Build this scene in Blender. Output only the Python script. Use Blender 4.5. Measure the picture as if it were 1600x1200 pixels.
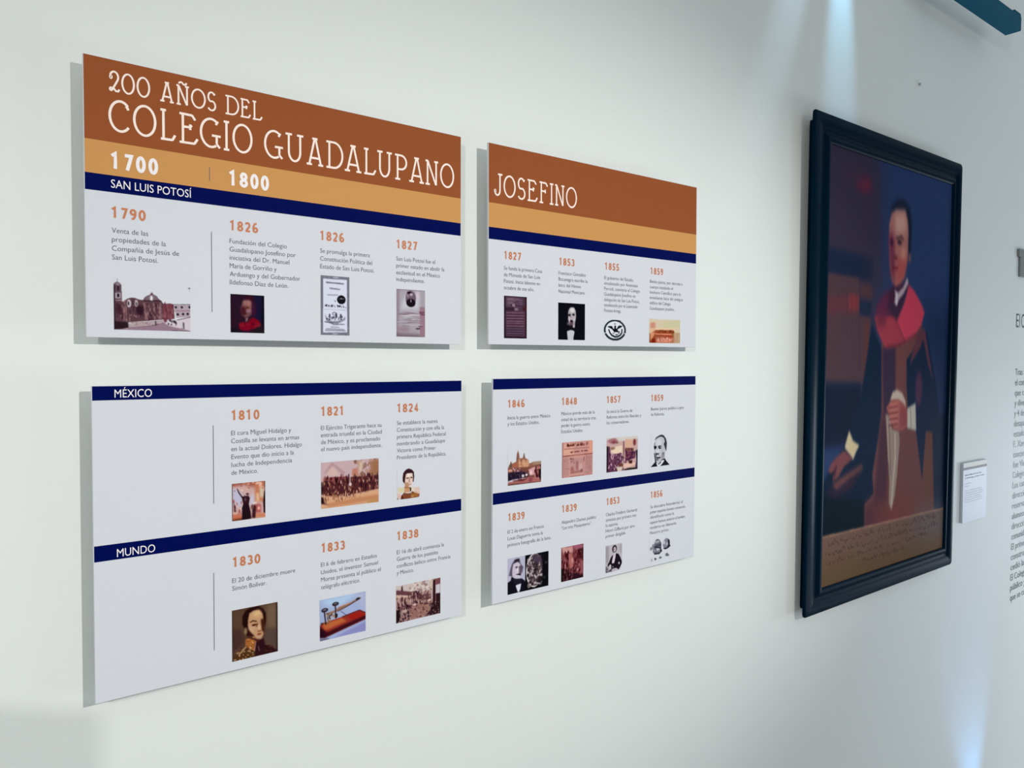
import bpy, math, random
import numpy as np
from mathutils import Vector, Matrix

for o in list(bpy.data.objects):
    bpy.data.objects.remove(o)
SC = bpy.context.scene
COL = SC.collection

# ------------------------------------------------------------------ camera
CAM_Z = 1.65
cam_data = bpy.data.cameras.new('camera')
cam_data.sensor_width = 36.0
cam_data.lens = 36.0 * 1198.8 / 1600.0
cam_data.clip_start = 0.05
cam = bpy.data.objects.new('camera', cam_data)
COL.objects.link(cam)
_right = Vector((0.7859621, -0.61826276, 0.00384016))
_up = Vector((0.0155506, 0.02597694, 0.99954158))
_fwd = Vector((0.61807909, 0.78554208, -0.03003125))
cam.matrix_world = Matrix(((_right.x, _up.x, -_fwd.x, 0.0),
                           (_right.y, _up.y, -_fwd.y, -1.024),
                           (_right.z, _up.z, -_fwd.z, CAM_Z),
                           (0, 0, 0, 1)))
SC.camera = cam

# ------------------------------------------------------------------ view, world, lights
SC.view_settings.view_transform = 'Standard'
SC.view_settings.look = 'None'
SC.view_settings.exposure = 0.0
SC.view_settings.gamma = 1.0
SC.view_settings.use_curve_mapping = False

world = bpy.data.worlds.new('gallery_ambient')
SC.world = world
world.use_nodes = True
wb = world.node_tree.nodes['Background']
wb.inputs[0].default_value = (0.93, 0.96, 0.98, 1)
wb.inputs[1].default_value = 0.325


def aim(o, loc, target):
    o.location = loc
    o.rotation_euler = (Vector(target) - Vector(loc)).to_track_quat('-Z', 'Y').to_euler()


def spot(name, loc, target, watts, color, angle, blend=1.0, radius=0.03):
    d = bpy.data.lights.new(name, 'SPOT')
    d.energy = watts; d.color = color; d.spot_size = math.radians(angle)
    d.spot_blend = blend; d.shadow_soft_size = radius
    o = bpy.data.objects.new(name, d); COL.objects.link(o)
    aim(o, loc, target)
    return o


def area(name, loc, target, watts, color, sx, sy):
    d = bpy.data.lights.new(name, 'AREA')
    d.shape = 'RECTANGLE'; d.size = sx; d.size_y = sy
    d.energy = watts; d.color = color
    o = bpy.data.objects.new(name, d); COL.objects.link(o)
    aim(o, loc, target)
    return o


# hard ceiling spot with an oval beam in front of the panels, slightly to their right
key = spot('panel_spot', (1.72, -4.0, 3.0), (0.80, 0.0, 1.49), 395, (1.0, 0.978, 0.95), 30, 1.0, 0.03)
key.scale = (1.45, 0.85, 1.0)
# daylight from a tall window far down the room on the right
area('window_light', (8.0, -1.5, 0.70), (1.5, 0.0, 0.8), 100, (0.82, 0.90, 1.0), 1.4, 1.2)
# added soft light behind the camera on the left, casting the corner shadow
area('corner_shadow_light', (-1.7, -2.3, 2.5), (0.6, 0.0, 1.3), 26, (1.0, 0.99, 0.95), 0.16, 0.16)
# added cool overhead light for a blue sheen on the frame's top
area('blue_sheen_light', (4.5, -1.75, 3.28), (4.5, -1.7, 0.0), 11, (0.40, 0.70, 1.0), 1.4, 0.35)
# added low fill that brightens the lower right of the wall
area('low_right_fill', (3.9, -1.5, 0.35), (2.3, 0.0, 0.55), 7.5, (0.84, 0.88, 1.0), 0.4, 0.4)
# added cool spots imitating flare streaks: two down above the portrait, one up
spot('flare_streak_down', (1.85, -0.07, 3.0), (1.85, 0.0, 2.50), 42, (0.30, 0.68, 1.0), 18, 1.0, 0.015)
spot('flare_streak_left', (1.85, -0.09, 3.0), (1.635, 0.0, 2.50), 17, (0.45, 0.75, 1.0), 14, 1.0, 0.015)
spot('flare_streak_up', (2.80, -0.13, 0.02), (2.70, 0.0, 0.66), 9, (0.18, 0.48, 1.0), 46, 1.0, 0.02)

# ------------------------------------------------------------------ helpers
S = 2.0 / 3.0          # layout metres -> metres
EYE = CAM_Z / S        # eye height in layout metres


def lin(c):
    return tuple(((v / 255.0) / 12.92 if v <= 10 else ((v / 255.0 + 0.055) / 1.055) ** 2.4) for v in c)


def empty(name, loc, label=None, cat=None, group=None):
    o = bpy.data.objects.new(name, None)
    o.empty_display_size = 0.05
    COL.objects.link(o)
    o.location = loc
    if label: o['label'] = label
    if cat: o['category'] = cat
    if group: o['group'] = group
    return o


def mesh_obj(name, verts, faces, mat, parent=None, label=None, smooth=False):
    me = bpy.data.meshes.new(name)
    me.from_pydata([tuple(v) for v in verts], [], faces)
    me.update()
    if mat: me.materials.append(mat)
    if smooth:
        for p in me.polygons: p.use_smooth = True
    o = bpy.data.objects.new(name, me)
    COL.objects.link(o)
    if parent: o.parent = parent
    if label: o['label'] = label
    return o


def box_data(x0, x1, y0, y1, z0, z1, b=0.0):
    """box with optional chamfer of size b on all edges"""
    import bmesh
    bm = bmesh.new()
    vs = [bm.verts.new((x, y, z)) for x in (x0, x1) for y in (y0, y1) for z in (z0, z1)]
    for f in ((0, 1, 3, 2), (4, 6, 7, 5), (0, 4, 5, 1), (2, 3, 7, 6), (0, 2, 6, 4), (1, 5, 7, 3)):
        bm.faces.new([vs[i] for i in f])
    bmesh.ops.recalc_face_normals(bm, faces=bm.faces)
    if b:
        bmesh.ops.bevel(bm, geom=list(bm.edges), offset=b, segments=2, profile=0.5, affect='EDGES')
    v = [tuple(q.co) for q in bm.verts]
    bm.verts.index_update()
    f = [[q.index for q in fc.verts] for fc in bm.faces]
    bm.free()
    return v, f


def cyl_data(p0, p1, r, n=20):
    p0, p1 = Vector(p0), Vector(p1)
    ax = (p1 - p0).normalized()
    a = ax.orthogonal().normalized(); b = ax.cross(a)
    v, f = [], []
    for p in (p0, p1):
        for i in range(n):
            t = 2 * math.pi * i / n
            v.append(tuple(p + (a * math.cos(t) + b * math.sin(t)) * r))
    for i in range(n):
        j = (i + 1) % n
        f.append([i, j, n + j, n + i])
    f.append(list(range(n))[::-1]); f.append([n + i for i in range(n)])
    return v, f


def join(*parts):
    V, F = [], []
    for v, f in parts:
        k = len(V); V += list(v); F += [[i + k for i in q] for q in f]
    return V, F


def material(name, color, rough=0.5, spec=0.3, noise=None, bump=None, coat=0.0, metallic=0.0):
    m = bpy.data.materials.new(name); m.use_nodes = True
    nt = m.node_tree; bs = nt.nodes['Principled BSDF']
    bs.inputs['Base Color'].default_value = (*color, 1)
    bs.inputs['Roughness'].default_value = rough
    bs.inputs['Specular IOR Level'].default_value = spec
    bs.inputs['Metallic'].default_value = metallic
    bs.inputs['Coat Weight'].default_value = coat
    bs.inputs['Coat Roughness'].default_value = 0.12
    tc = nt.nodes.new('ShaderNodeTexCoord')
    if noise:
        sc, amt = noise
        n = nt.nodes.new('ShaderNodeTexNoise'); n.inputs['Scale'].default_value = sc; n.inputs['Detail'].default_value = 4
        nt.links.new(tc.outputs['Object'], n.inputs['Vector'])
        mr = nt.nodes.new('ShaderNodeMapRange')
        mr.inputs['To Min'].default_value = 1 - amt; mr.inputs['To Max'].default_value = 1 + amt
        nt.links.new(n.outputs['Fac'], mr.inputs['Value'])
        mx = nt.nodes.new('ShaderNodeVectorMath'); mx.operation = 'SCALE'
        mx.inputs[0].default_value = color
        nt.links.new(mr.outputs[0], mx.inputs['Scale'])
        nt.links.new(mx.outputs[0], bs.inputs['Base Color'])
    if bump:
        sc, st, dist = bump
        n = nt.nodes.new('ShaderNodeTexNoise'); n.inputs['Scale'].default_value = sc; n.inputs['Detail'].default_value = 5
        nt.links.new(tc.outputs['Object'], n.inputs['Vector'])
        b = nt.nodes.new('ShaderNodeBump'); b.inputs['Strength'].default_value = st; b.inputs['Distance'].default_value = dist
        nt.links.new(n.outputs['Fac'], b.inputs['Height'])
        nt.links.new(b.outputs[0], bs.inputs['Normal'])
    return m


def attr_material(name, rough, spec, coat=0.0, coat_rough=0.2, bump=None):
    m = material(name, (1, 1, 1), rough, spec, bump=bump, coat=coat)
    nt = m.node_tree; bs = nt.nodes['Principled BSDF']
    bs.inputs['Coat Roughness'].default_value = coat_rough
    a = nt.nodes.new('ShaderNodeAttribute'); a.attribute_name = 'ink'
    nt.links.new(a.outputs['Color'], bs.inputs['Base Color'])
    return m


M_WALL = material('white_wall_paint', (0.80, 0.835, 0.80), 0.62, 0.25, noise=(1.3, 0.012), bump=(240, 0.10, 0.0006))
M_CEIL = material('ceiling_paint', (0.78, 0.79, 0.78), 0.8, 0.2, noise=(2, 0.02))
M_FLOOR = material('grey_floor_tile', (0.46, 0.46, 0.46), 0.4, 0.4, noise=(3, 0.08))
M_BOARD = material('white_print_board', lin((216, 219, 225)), 0.55, 0.07, noise=(5, 0.006))
M_EDGE = material('white_foam_edge', (0.78, 0.79, 0.80), 0.6, 0.2, noise=(60, 0.02))
INK = {
    'brown': material('brown_ink', lin((153, 85, 48)), 0.55, 0.02, noise=(9, 0.03)),
    'orange': material('orange_ink', lin((208, 152, 90)), 0.55, 0.02, noise=(9, 0.02)),
    'navy': material('navy_ink', lin((0, 12, 80)), 0.55, 0.02, noise=(9, 0.02)),
    'cream': material('cream_ink', lin((255, 236, 222)), 0.5, 0.2, noise=(30, 0.01)),
    'white': material('white_ink', lin((246, 240, 240)), 0.5, 0.2, noise=(30, 0.01)),
    'year': material('orange_brown_ink', lin((202, 122, 78)), 0.5, 0.2, noise=(30, 0.02)),
    'grey': material('grey_ink', lin((86, 88, 102)), 0.5, 0.2, noise=(30, 0.02)),
    'line': material('dark_grey_ink', lin((84, 88, 104)), 0.5, 0.2, noise=(30, 0.02)),
}
M_PIC = attr_material('printed_picture_ink', 0.55, 0.02)
M_PAINT = attr_material('varnished_oil_paint', 0.5, 0.003, coat=0.0, coat_rough=0.35, bump=(90, 0.08, 0.0008))
M_FRAME = material('dark_lacquered_wood', (0.001, 0.011, 0.024), 0.34, 0.012, noise=(12, 0.1), coat=0.0)  # teal base and tint stand in for blue reflections on near-black wood
M_FRAME.node_tree.nodes['Principled BSDF'].inputs['Specular Tint'].default_value = (0.16, 0.62, 0.95, 1)
M_STEEL = material('brushed_steel', (0.5, 0.5, 0.5), 0.35, 0.5, noise=(80, 0.05), metallic=1.0)
M_TRACK = material('flare_tinted_metal', (0.01, 0.10, 0.16), 0.5, 0.02, noise=(40, 0.08))  # black metal with the blue flare's tint put into its base colour
M_VINYL = material('dark_grey_vinyl', lin((70, 78, 80)), 0.5, 0.2, noise=(30, 0.03))
M_VGREY = material('mid_grey_vinyl', lin((128, 134, 132)), 0.5, 0.2, noise=(30, 0.03))

# ------------------------------------------------------------------ the room
def structure(name, v, f, mat, label):
    o = mesh_obj(name, v, f, mat)
    o['kind'] = 'structure'; o['label'] = label
    return o

structure('wall_front', *box_data(-3.0, 8.6, 0.0, 0.15, 0.0, 3.3), M_WALL, 'white painted gallery wall behind the panels')
structure('floor', *box_data(-3.0, 8.6, -6.0, 0.15, -0.1, 0.0), M_FLOOR, 'grey gallery floor')
structure('ceiling', *box_data(-3.0, 8.6, -6.0, 0.15, 3.3, 3.4), M_CEIL, 'white gallery ceiling')


# ------------------------------------------------------------------ painting rasteriser
def blur_arr(a, sx, sy):
    for ax, s in ((1, sx), (0, sy)):
        if s < 0.35: continue
        r = int(s * 2.5) + 1
        k = np.exp(-0.5 * (np.arange(-r, r + 1) / s) ** 2); k /= k.sum()
        p = np.pad(a, [(r, r) if i == ax else (0, 0) for i in range(2)], mode='edge')
        out = np.zeros_like(a); n = a.shape[ax]
        for i, w in enumerate(k):
            out += w * (p[i:i + n, :] if ax == 0 else p[:, i:i + n])
        a = out
    return a


def raster(ops, bg, nx, ny):
    """paints the ops (coordinates 0..1000 across and down) and returns an (ny, nx, 3) sRGB array"""
    W, H = nx * 2, ny * 2
    img = np.zeros((H, W, 3), np.float32) + np.array(bg, np.float32)
    gx = (np.arange(W) + 0.5) / W * 1000; gy = (np.arange(H) + 0.5) / H * 1000

    def window(x0, x1, y0, y1, b):
        m = b * 3.2 + 3
        i0 = max(0, int((x0 - m) / 1000 * W)); i1 = min(W, int((x1 + m) / 1000 * W) + 2)
        j0 = max(0, int((y0 - m) / 1000 * H)); j1 = min(H, int((y1 + m) / 1000 * H) + 2)
        return i0, i1, j0, j1

    def put(mask, win, col, b):
        i0, i1, j0, j1 = win
        if b: mask = blur_arr(mask, b / 1000 * W * 1.15, b / 1000 * H * 1.15)
        mask = mask[..., None]
        img[j0:j1, i0:i1] = img[j0:j1, i0:i1] * (1 - mask) + np.array(col, np.float32) * mask

    for op in ops:
        k, col, b, a = op
        if k == 'p':
            xs = a[0::2]; ys = a[1::2]
            w = window(min(xs), max(xs), min(ys), max(ys), b)
            if w[1] <= w[0] or w[3] <= w[2]: continue
            X, Y = np.meshgrid(gx[w[0]:w[1]], gy[w[2]:w[3]])
            ins = np.zeros(X.shape, bool); n = len(xs)
            for i in range(n):
                x0, y0, x1, y1 = xs[i], ys[i], xs[i - 1], ys[i - 1]
                if y0 == y1: continue
                ins ^= ((y0 > Y) != (y1 > Y)) & (X < (x1 - x0) * (Y - y0) / (y1 - y0) + x0)
            put(ins.astype(np.float32), w, col, b)
        elif k == 'e':
            cx, cy, rx, ry = a
            w = window(cx - rx, cx + rx, cy - ry, cy + ry, b)
            if w[1] <= w[0] or w[3] <= w[2]: continue
            X, Y = np.meshgrid(gx[w[0]:w[1]], gy[w[2]:w[3]])
            put((((X - cx) / rx) ** 2 + ((Y - cy) / ry) ** 2 < 1).astype(np.float32), w, col, b)
        elif k == 'l' or k == 'w':
            if k == 'w':
                u0, v, u1, h, seed = a
                rnd = random.Random(seed); pts = []; u = u0
                while u < u1:
                    pts.append((u, v + h * rnd.choice((-1, -0.2, 0.5, 0.9, 0.1)) * rnd.uniform(0.5, 1)))
                    u += rnd.uniform(3, 7)
                    if rnd.random() < 0.16: pts.append(None); u += 8
                wd = 2.4
            else:
                wd = a[0]; q = a[1:]; pts = list(zip(q[0::2], q[1::2]))
            asp = H / W
            for p, q in zip(pts, pts[1:]):
                if p is None or q is None: continue
                w = window(min(p[0], q[0]) - wd, max(p[0], q[0]) + wd, min(p[1], q[1]) - wd, max(p[1], q[1]) + wd, b)
                if w[1] <= w[0] or w[3] <= w[2]: continue
                X, Y = np.meshgrid(gx[w[0]:w[1]], gy[w[2]:w[3]])
                dx, dy = q[0] - p[0], (q[1] - p[1]) * asp
                L = dx * dx + dy * dy + 1e-6
                t = np.clip(((X - p[0]) * dx + (Y - p[1]) * asp * dy) / L, 0, 1)
                d = np.hypot(X - p[0] - t * dx, (Y - p[1]) * asp - t * dy)
                put((d < wd / 2).astype(np.float32) * (0.75 if k == 'w' else 1), w, col, b)
        elif k == 's':
            x0, y0, x1, y1, n, rx, ry, seed = a
            rnd = random.Random(seed)
            for i in range(n):
                cx = rnd.uniform(x0, x1); cy = rnd.uniform(y0, y1); s = rnd.uniform(0.5, 1.25)
                qx, qy = max(rx * s, 2), max(ry * s, 2); c = rnd.choice(col)
                w = window(cx - qx, cx + qx, cy - qy, cy + qy, b)
                if w[1] <= w[0] or w[3] <= w[2]: continue
                X, Y = np.meshgrid(gx[w[0]:w[1]], gy[w[2]:w[3]])
                d = np.sqrt(((X - cx) / qx) ** 2 + ((Y - cy) / qy) ** 2)
                put(np.clip((1.25 - d) * 2.2, 0, 1).astype(np.float32) * 0.85, w, c, 0)
    return img.reshape(ny, 2, nx, 2, 3).mean((1, 3))


def picture(name, rect, ops, bg, cell, depth, mat, parent, label, origin, cell_y=None):
    """flat print: grid of small coloured cells on the rectangle rect (mm from the top left), y = -depth"""
    u0, v0, u1, v1 = rect
    nx = max(8, int((u1 - u0) / cell)); ny = max(8, int((v1 - v0) / (cell_y or cell)))
    img = raster(ops, bg, nx + 1, ny + 1)
    c = img / 255.0
    c = np.where(c <= 0.04045, c / 12.92, ((c + 0.055) / 1.055) ** 2.4)
    gx = np.linspace(u0, u1, nx + 1) / 1000 * S + origin[0]
    gz = -np.linspace(v0, v1, ny + 1) / 1000 * S + origin[1]
    X, Z = np.meshgrid(gx, gz)
    co = np.stack([X, np.full_like(X, -depth), Z], -1).reshape(-1, 3).astype(np.float32)
    j, i = np.meshgrid(np.arange(ny), np.arange(nx), indexing='ij')
    a = (j * (nx + 1) + i).ravel(); b = a + nx + 1
    quads = np.stack([a, b, b + 1, a + 1], 1).astype(np.int32)
    me = bpy.data.meshes.new(name)
    me.vertices.add(len(co)); me.vertices.foreach_set('co', co.ravel())
    me.loops.add(quads.size); me.loops.foreach_set('vertex_index', quads.ravel())
    me.polygons.add(len(quads))
    me.polygons.foreach_set('loop_start', np.arange(0, quads.size, 4, dtype=np.int32))
    me.update(calc_edges=True)
    at = me.color_attributes.new('ink', 'FLOAT_COLOR', 'POINT')
    rgba = np.ones((len(co), 4), np.float32); rgba[:, :3] = c.reshape(-1, 3)
    at.data.foreach_set('color', rgba.ravel())
    me.materials.append(mat)
    o = bpy.data.objects.new(name, me); COL.objects.link(o); o.parent = parent
    if label: o['label'] = label
    return o


# ------------------------------------------------------------------ lettering
def text_mesh(s, cap, offset=0.0, res=3):
    """vertices (x right, y up, cap height = cap) and faces of a line of text in Blender's own font"""
    cu = bpy.data.curves.new('tmp_text', 'FONT')
    cu.body = s; cu.size = 1.0; cu.resolution_u = res; cu.offset = offset; cu.fill_mode = 'FRONT'
    ob = bpy.data.objects.new('tmp_text', cu); COL.objects.link(ob)
    dg = bpy.context.evaluated_depsgraph_get(); dg.update()
    me = bpy.data.meshes.new_from_object(ob.evaluated_get(dg))
    v = np.empty(len(me.vertices) * 3); me.vertices.foreach_get('co', v); v = v.reshape(-1, 3)[:, :2]
    f = [list(p.vertices) for p in me.polygons]
    bpy.data.objects.remove(ob); bpy.data.curves.remove(cu); bpy.data.meshes.remove(me)
    return v * (cap / CAP_RATIO), f

CAP_RATIO = 1.0
_v, _f = text_mesh('H', 1.0)
CAP_RATIO = float(_v[:, 1].max())


def text_block(name, u, v, lines, cap, mat, parent, label, origin, depth, offset=0.0):
    """lines: (string, width in mm, drop in mm); u, v = left end of the first base line in mm"""
    V, F = [], []
    for s, width, drop in lines:
        t, f = text_mesh(s, cap, offset)
        x0, x1 = t[:, 0].min(), t[:, 0].max()
        t = t.copy(); t[:, 0] = (t[:, 0] - x0) * (width / (x1 - x0))
        k = len(V)
        for x, y in t:
            V.append((origin[0] + (u + x) / 1000 * S, -depth, origin[1] + (-(v + drop) + y) / 1000 * S))
        F += [[i + k for i in q] for q in f]
    return mesh_obj(name, V, F, mat, parent, label)


def arc(cx, cy, rx, ry, a0, a1, n=18):
    return [(cx + rx * math.cos(math.radians(a0 + (a1 - a0) * i / n)), cy + ry * math.sin(math.radians(a0 + (a1 - a0) * i / n))) for i in range(n + 1)]

# stroke alphabet of the heading (0..1 wide, 0..1 high), art-deco capitals with small slab serifs
GLYPH = {
    'O': [arc(.5, .5, .47, .48, 0, 360, 32)],
    '0': [arc(.5, .5, .46, .48, 0, 360, 32)],
    'C': [arc(.53, .5, .5, .48, 50, 318, 26) , [(.80, .80), (.86, .90)], [(.84, .82), (.90, .74)]],
    'G': [arc(.52, .5, .49, .48, 52, 300, 26), [(.76, .80), (.86, .93)], [(.56, .42), (1.0, .42)], [(.80, .42), (.80, .14)], [(.80, .14), (.96, .02)]],
    'L': [[(.22, .98), (.22, .02)], [(.02, .98), (.40, .98)], [(.04, .02), (.84, .03)], [(.82, .02), (1.0, .20)]],
    'E': [[(.20, .98), (.20, .02)], [(.02, .98), (.72, .97)], [(.70, .98), (.88, .82)], [(.20, .55), (.60, .56), (.68, .64)], [(.60, .66), (.60, .47)], [(.02, .02), (.84, .03)], [(.82, .02), (1.0, .20)]],
    'F': [[(.24, .98), (.24, .02)], [(.04, .98), (.78, .97)], [(.76, .98), (.96, .82)], [(.24, .58), (.70, .56)], [(.68, .66), (.72, .48)], [(.04, .02), (.46, .02)]],
    'I': [[(.5, .98), (.5, .02)], [(.05, .98), (.95, .98)], [(.05, .02), (.95, .02)]],
    'U': [[(.18, .98), (.18, .36)] + arc(.50, .36, .32, .34, 180, 360, 16) + [(.82, .98)], [(0, .98), (.36, .98)], [(.64, .98), (1.0, .98)]],
    'A': [[(.16, .02), (.48, .98)], [(.54, .98), (.86, .02)], [(.34, .98), (.66, .98)], [(.22, .26), (.80, .26)], [(0, .02), (.32, .02)], [(.70, .02), (1.0, .02)]],
    'D': [[(.18, .98), (.18, .02)], [(0, .98), (.45, .98)] + arc(.45, .5, .52, .48, 90, -90, 20) + [(0, .02)]],
    'P': [[(.22, .98), (.22, .02)], [(0, .98), (.5, .98)] + arc(.5, .70, .46, .28, 90, -90, 16) + [(.22, .42)], [(.02, .02), (.44, .02)]],
    'N': [[(.16, .98), (.16, .02)], [(.0, .98), (.20, .98)], [(.18, .98), (.82, .02)], [(.84, .98), (.84, .02)], [(.68, .98), (1.0, .98)], [(.0, .02), (.34, .02)]],
    'S': [arc(.50, .73, .36, .25, 30, 250, 16) + arc(.50, .27, .42, .25, 75, -150, 18), [(.76, .84), (.86, .94)]],
    'J': [[(.70, .98), (.70, .26)] + arc(.36, .26, .34, .24, 0, -165, 12), [(.45, .98), (1.0, .98)], arc(.08, .20, .06, .05, 0, 360, 8)],
    '2': [arc(.46, .72, .42, .26, 165, -25, 16) + [(.62, .40), (.22, .06)], [(.22, .06), (.40, .16), (.62, .03), (.86, .03), (1.0, .14)], arc(.12, .10, .11, .07, 0, 360, 10), arc(.12, .70, .08, .07, 0, 360, 8)],
}
DIGIT = {
    '0': [arc(.5, .5, .41, .43, 0, 360, 28)],
    '1': [[(.06, .80), (.50, .97), (.50, 0)]],
    '2': [arc(.46, .68, .38, .25, 160, -35, 14) + [(.14, .07)], [(.08, .07), (.94, .07)]],
    '3': [arc(.44, .71, .36, .22, 150, -90, 14), arc(.44, .28, .42, .21, 90, -150, 16)],
    '4': [[(.66, 0), (.66, .95), (.08, .28)], [(.05, .27), (.96, .27)]],
    '5': [[(.86, .93), (.26, .93), (.20, .52)], [(.20, .55)] + arc(.44, .30, .42, .23, 110, -150, 18)],
    '6': [[(.78, .96)] + arc(.62, .38, .50, .56, 100, 180, 10), arc(.52, .28, .38, .21, 0, 360, 22)],
    '7': [[(.08, .93), (.90, .93), (.38, 0)]],
    '8': [arc(.5, .72, .34, .20, 0, 360, 22), arc(.5, .27, .40, .20, 0, 360, 22)],
    '9': [arc(.48, .70, .38, .22, 0, 360, 22), arc(.36, .62, .50, .55, 0, -80, 10) + [(.24, .05)]],
}
GLYPH['Ñ'] = GLYPH['N'] + [[(.22, 1.08)] + arc(.36, 1.10, .14, .07, 180, 20, 6) + arc(.64, 1.14, .14, .07, 200, 340, 6) + [(.80, 1.18)]]


def stroke(pts, w, y):
    """flat mitred ribbon of width w along pts (x, z)"""
    P = [Vector(p) for p in pts]
    closed = (P[0] - P[-1]).length < w * 0.2 and len(P) > 5
    if closed: P = P[:-1]
    n = len(P); V, F = [], []
    for i in range(n):
        a = P[i - 1] if (i or closed) else P[i]
        b = P[(i + 1) % n] if (i < n - 1 or closed) else P[i]
        d1 = (P[i] - a); d2 = (b - P[i])
        if d1.length < 1e-9: d1 = d2
        if d2.length < 1e-9: d2 = d1
        d1 = d1.normalized(); d2 = d2.normalized()
        t = d1 + d2
        t = d1 if t.length < 1e-6 else t.normalized()
        nrm = Vector((-t.y, t.x))
        m = min(1.8, 1 / max(0.3, abs(nrm.dot(Vector((-d1.y, d1.x))))))
        for s in (1, -1):
            q = P[i] + nrm * (w / 2 * m * s)
            V.append((q.x, y, q.y))
    for i in range(n if closed else n - 1):
        j = (i + 1) % n
        F.append([2 * i, 2 * i + 1, 2 * j + 1, 2 * j])
    return V, F


def heading(vt, vb, glyphs, stroke_w, parent, origin, depth, label):
    parts = []; k = 0
    for ch, u0, u1 in glyphs:
        for pl in GLYPH[ch]:
            g0, g1 = u0 + stroke_w * .3, u1 - stroke_w * .3
            pts = [(origin[0] + (g0 + x * (g1 - g0)) / 1000 * S, origin[1] - (vb - y * (vb - vt)) / 1000 * S) for x, y in pl]
            k += 1
            parts.append(stroke(pts, stroke_w / 1000 * S, -depth - k * 2e-6))
    v, f = join(*parts)
    return mesh_obj('heading_lettering', v, f, INK['cream'], parent, label)


def number(name, s, u, v, width, cap, wgt, mat, parent, origin, depth, label):
    pitch = (width + 0.09 * cap) / len(s); gw = pitch - 0.09 * cap
    parts = []; k = 0
    for i, ch in enumerate(s):
        g0 = u + i * pitch + wgt * .45; g1 = u + i * pitch + gw - wgt * .45
        for pl in DIGIT[ch]:
            k += 1
            pts = [(origin[0] + (g0 + x * (g1 - g0)) / 1000 * S, origin[1] - (v - y * cap) / 1000 * S) for x, y in pl]
            parts.append(stroke(pts, wgt / 1000 * S, -depth - k * 2e-6))
    vv, ff = join(*parts)
    return mesh_obj(name, vv, ff, mat, parent, label)


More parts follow.
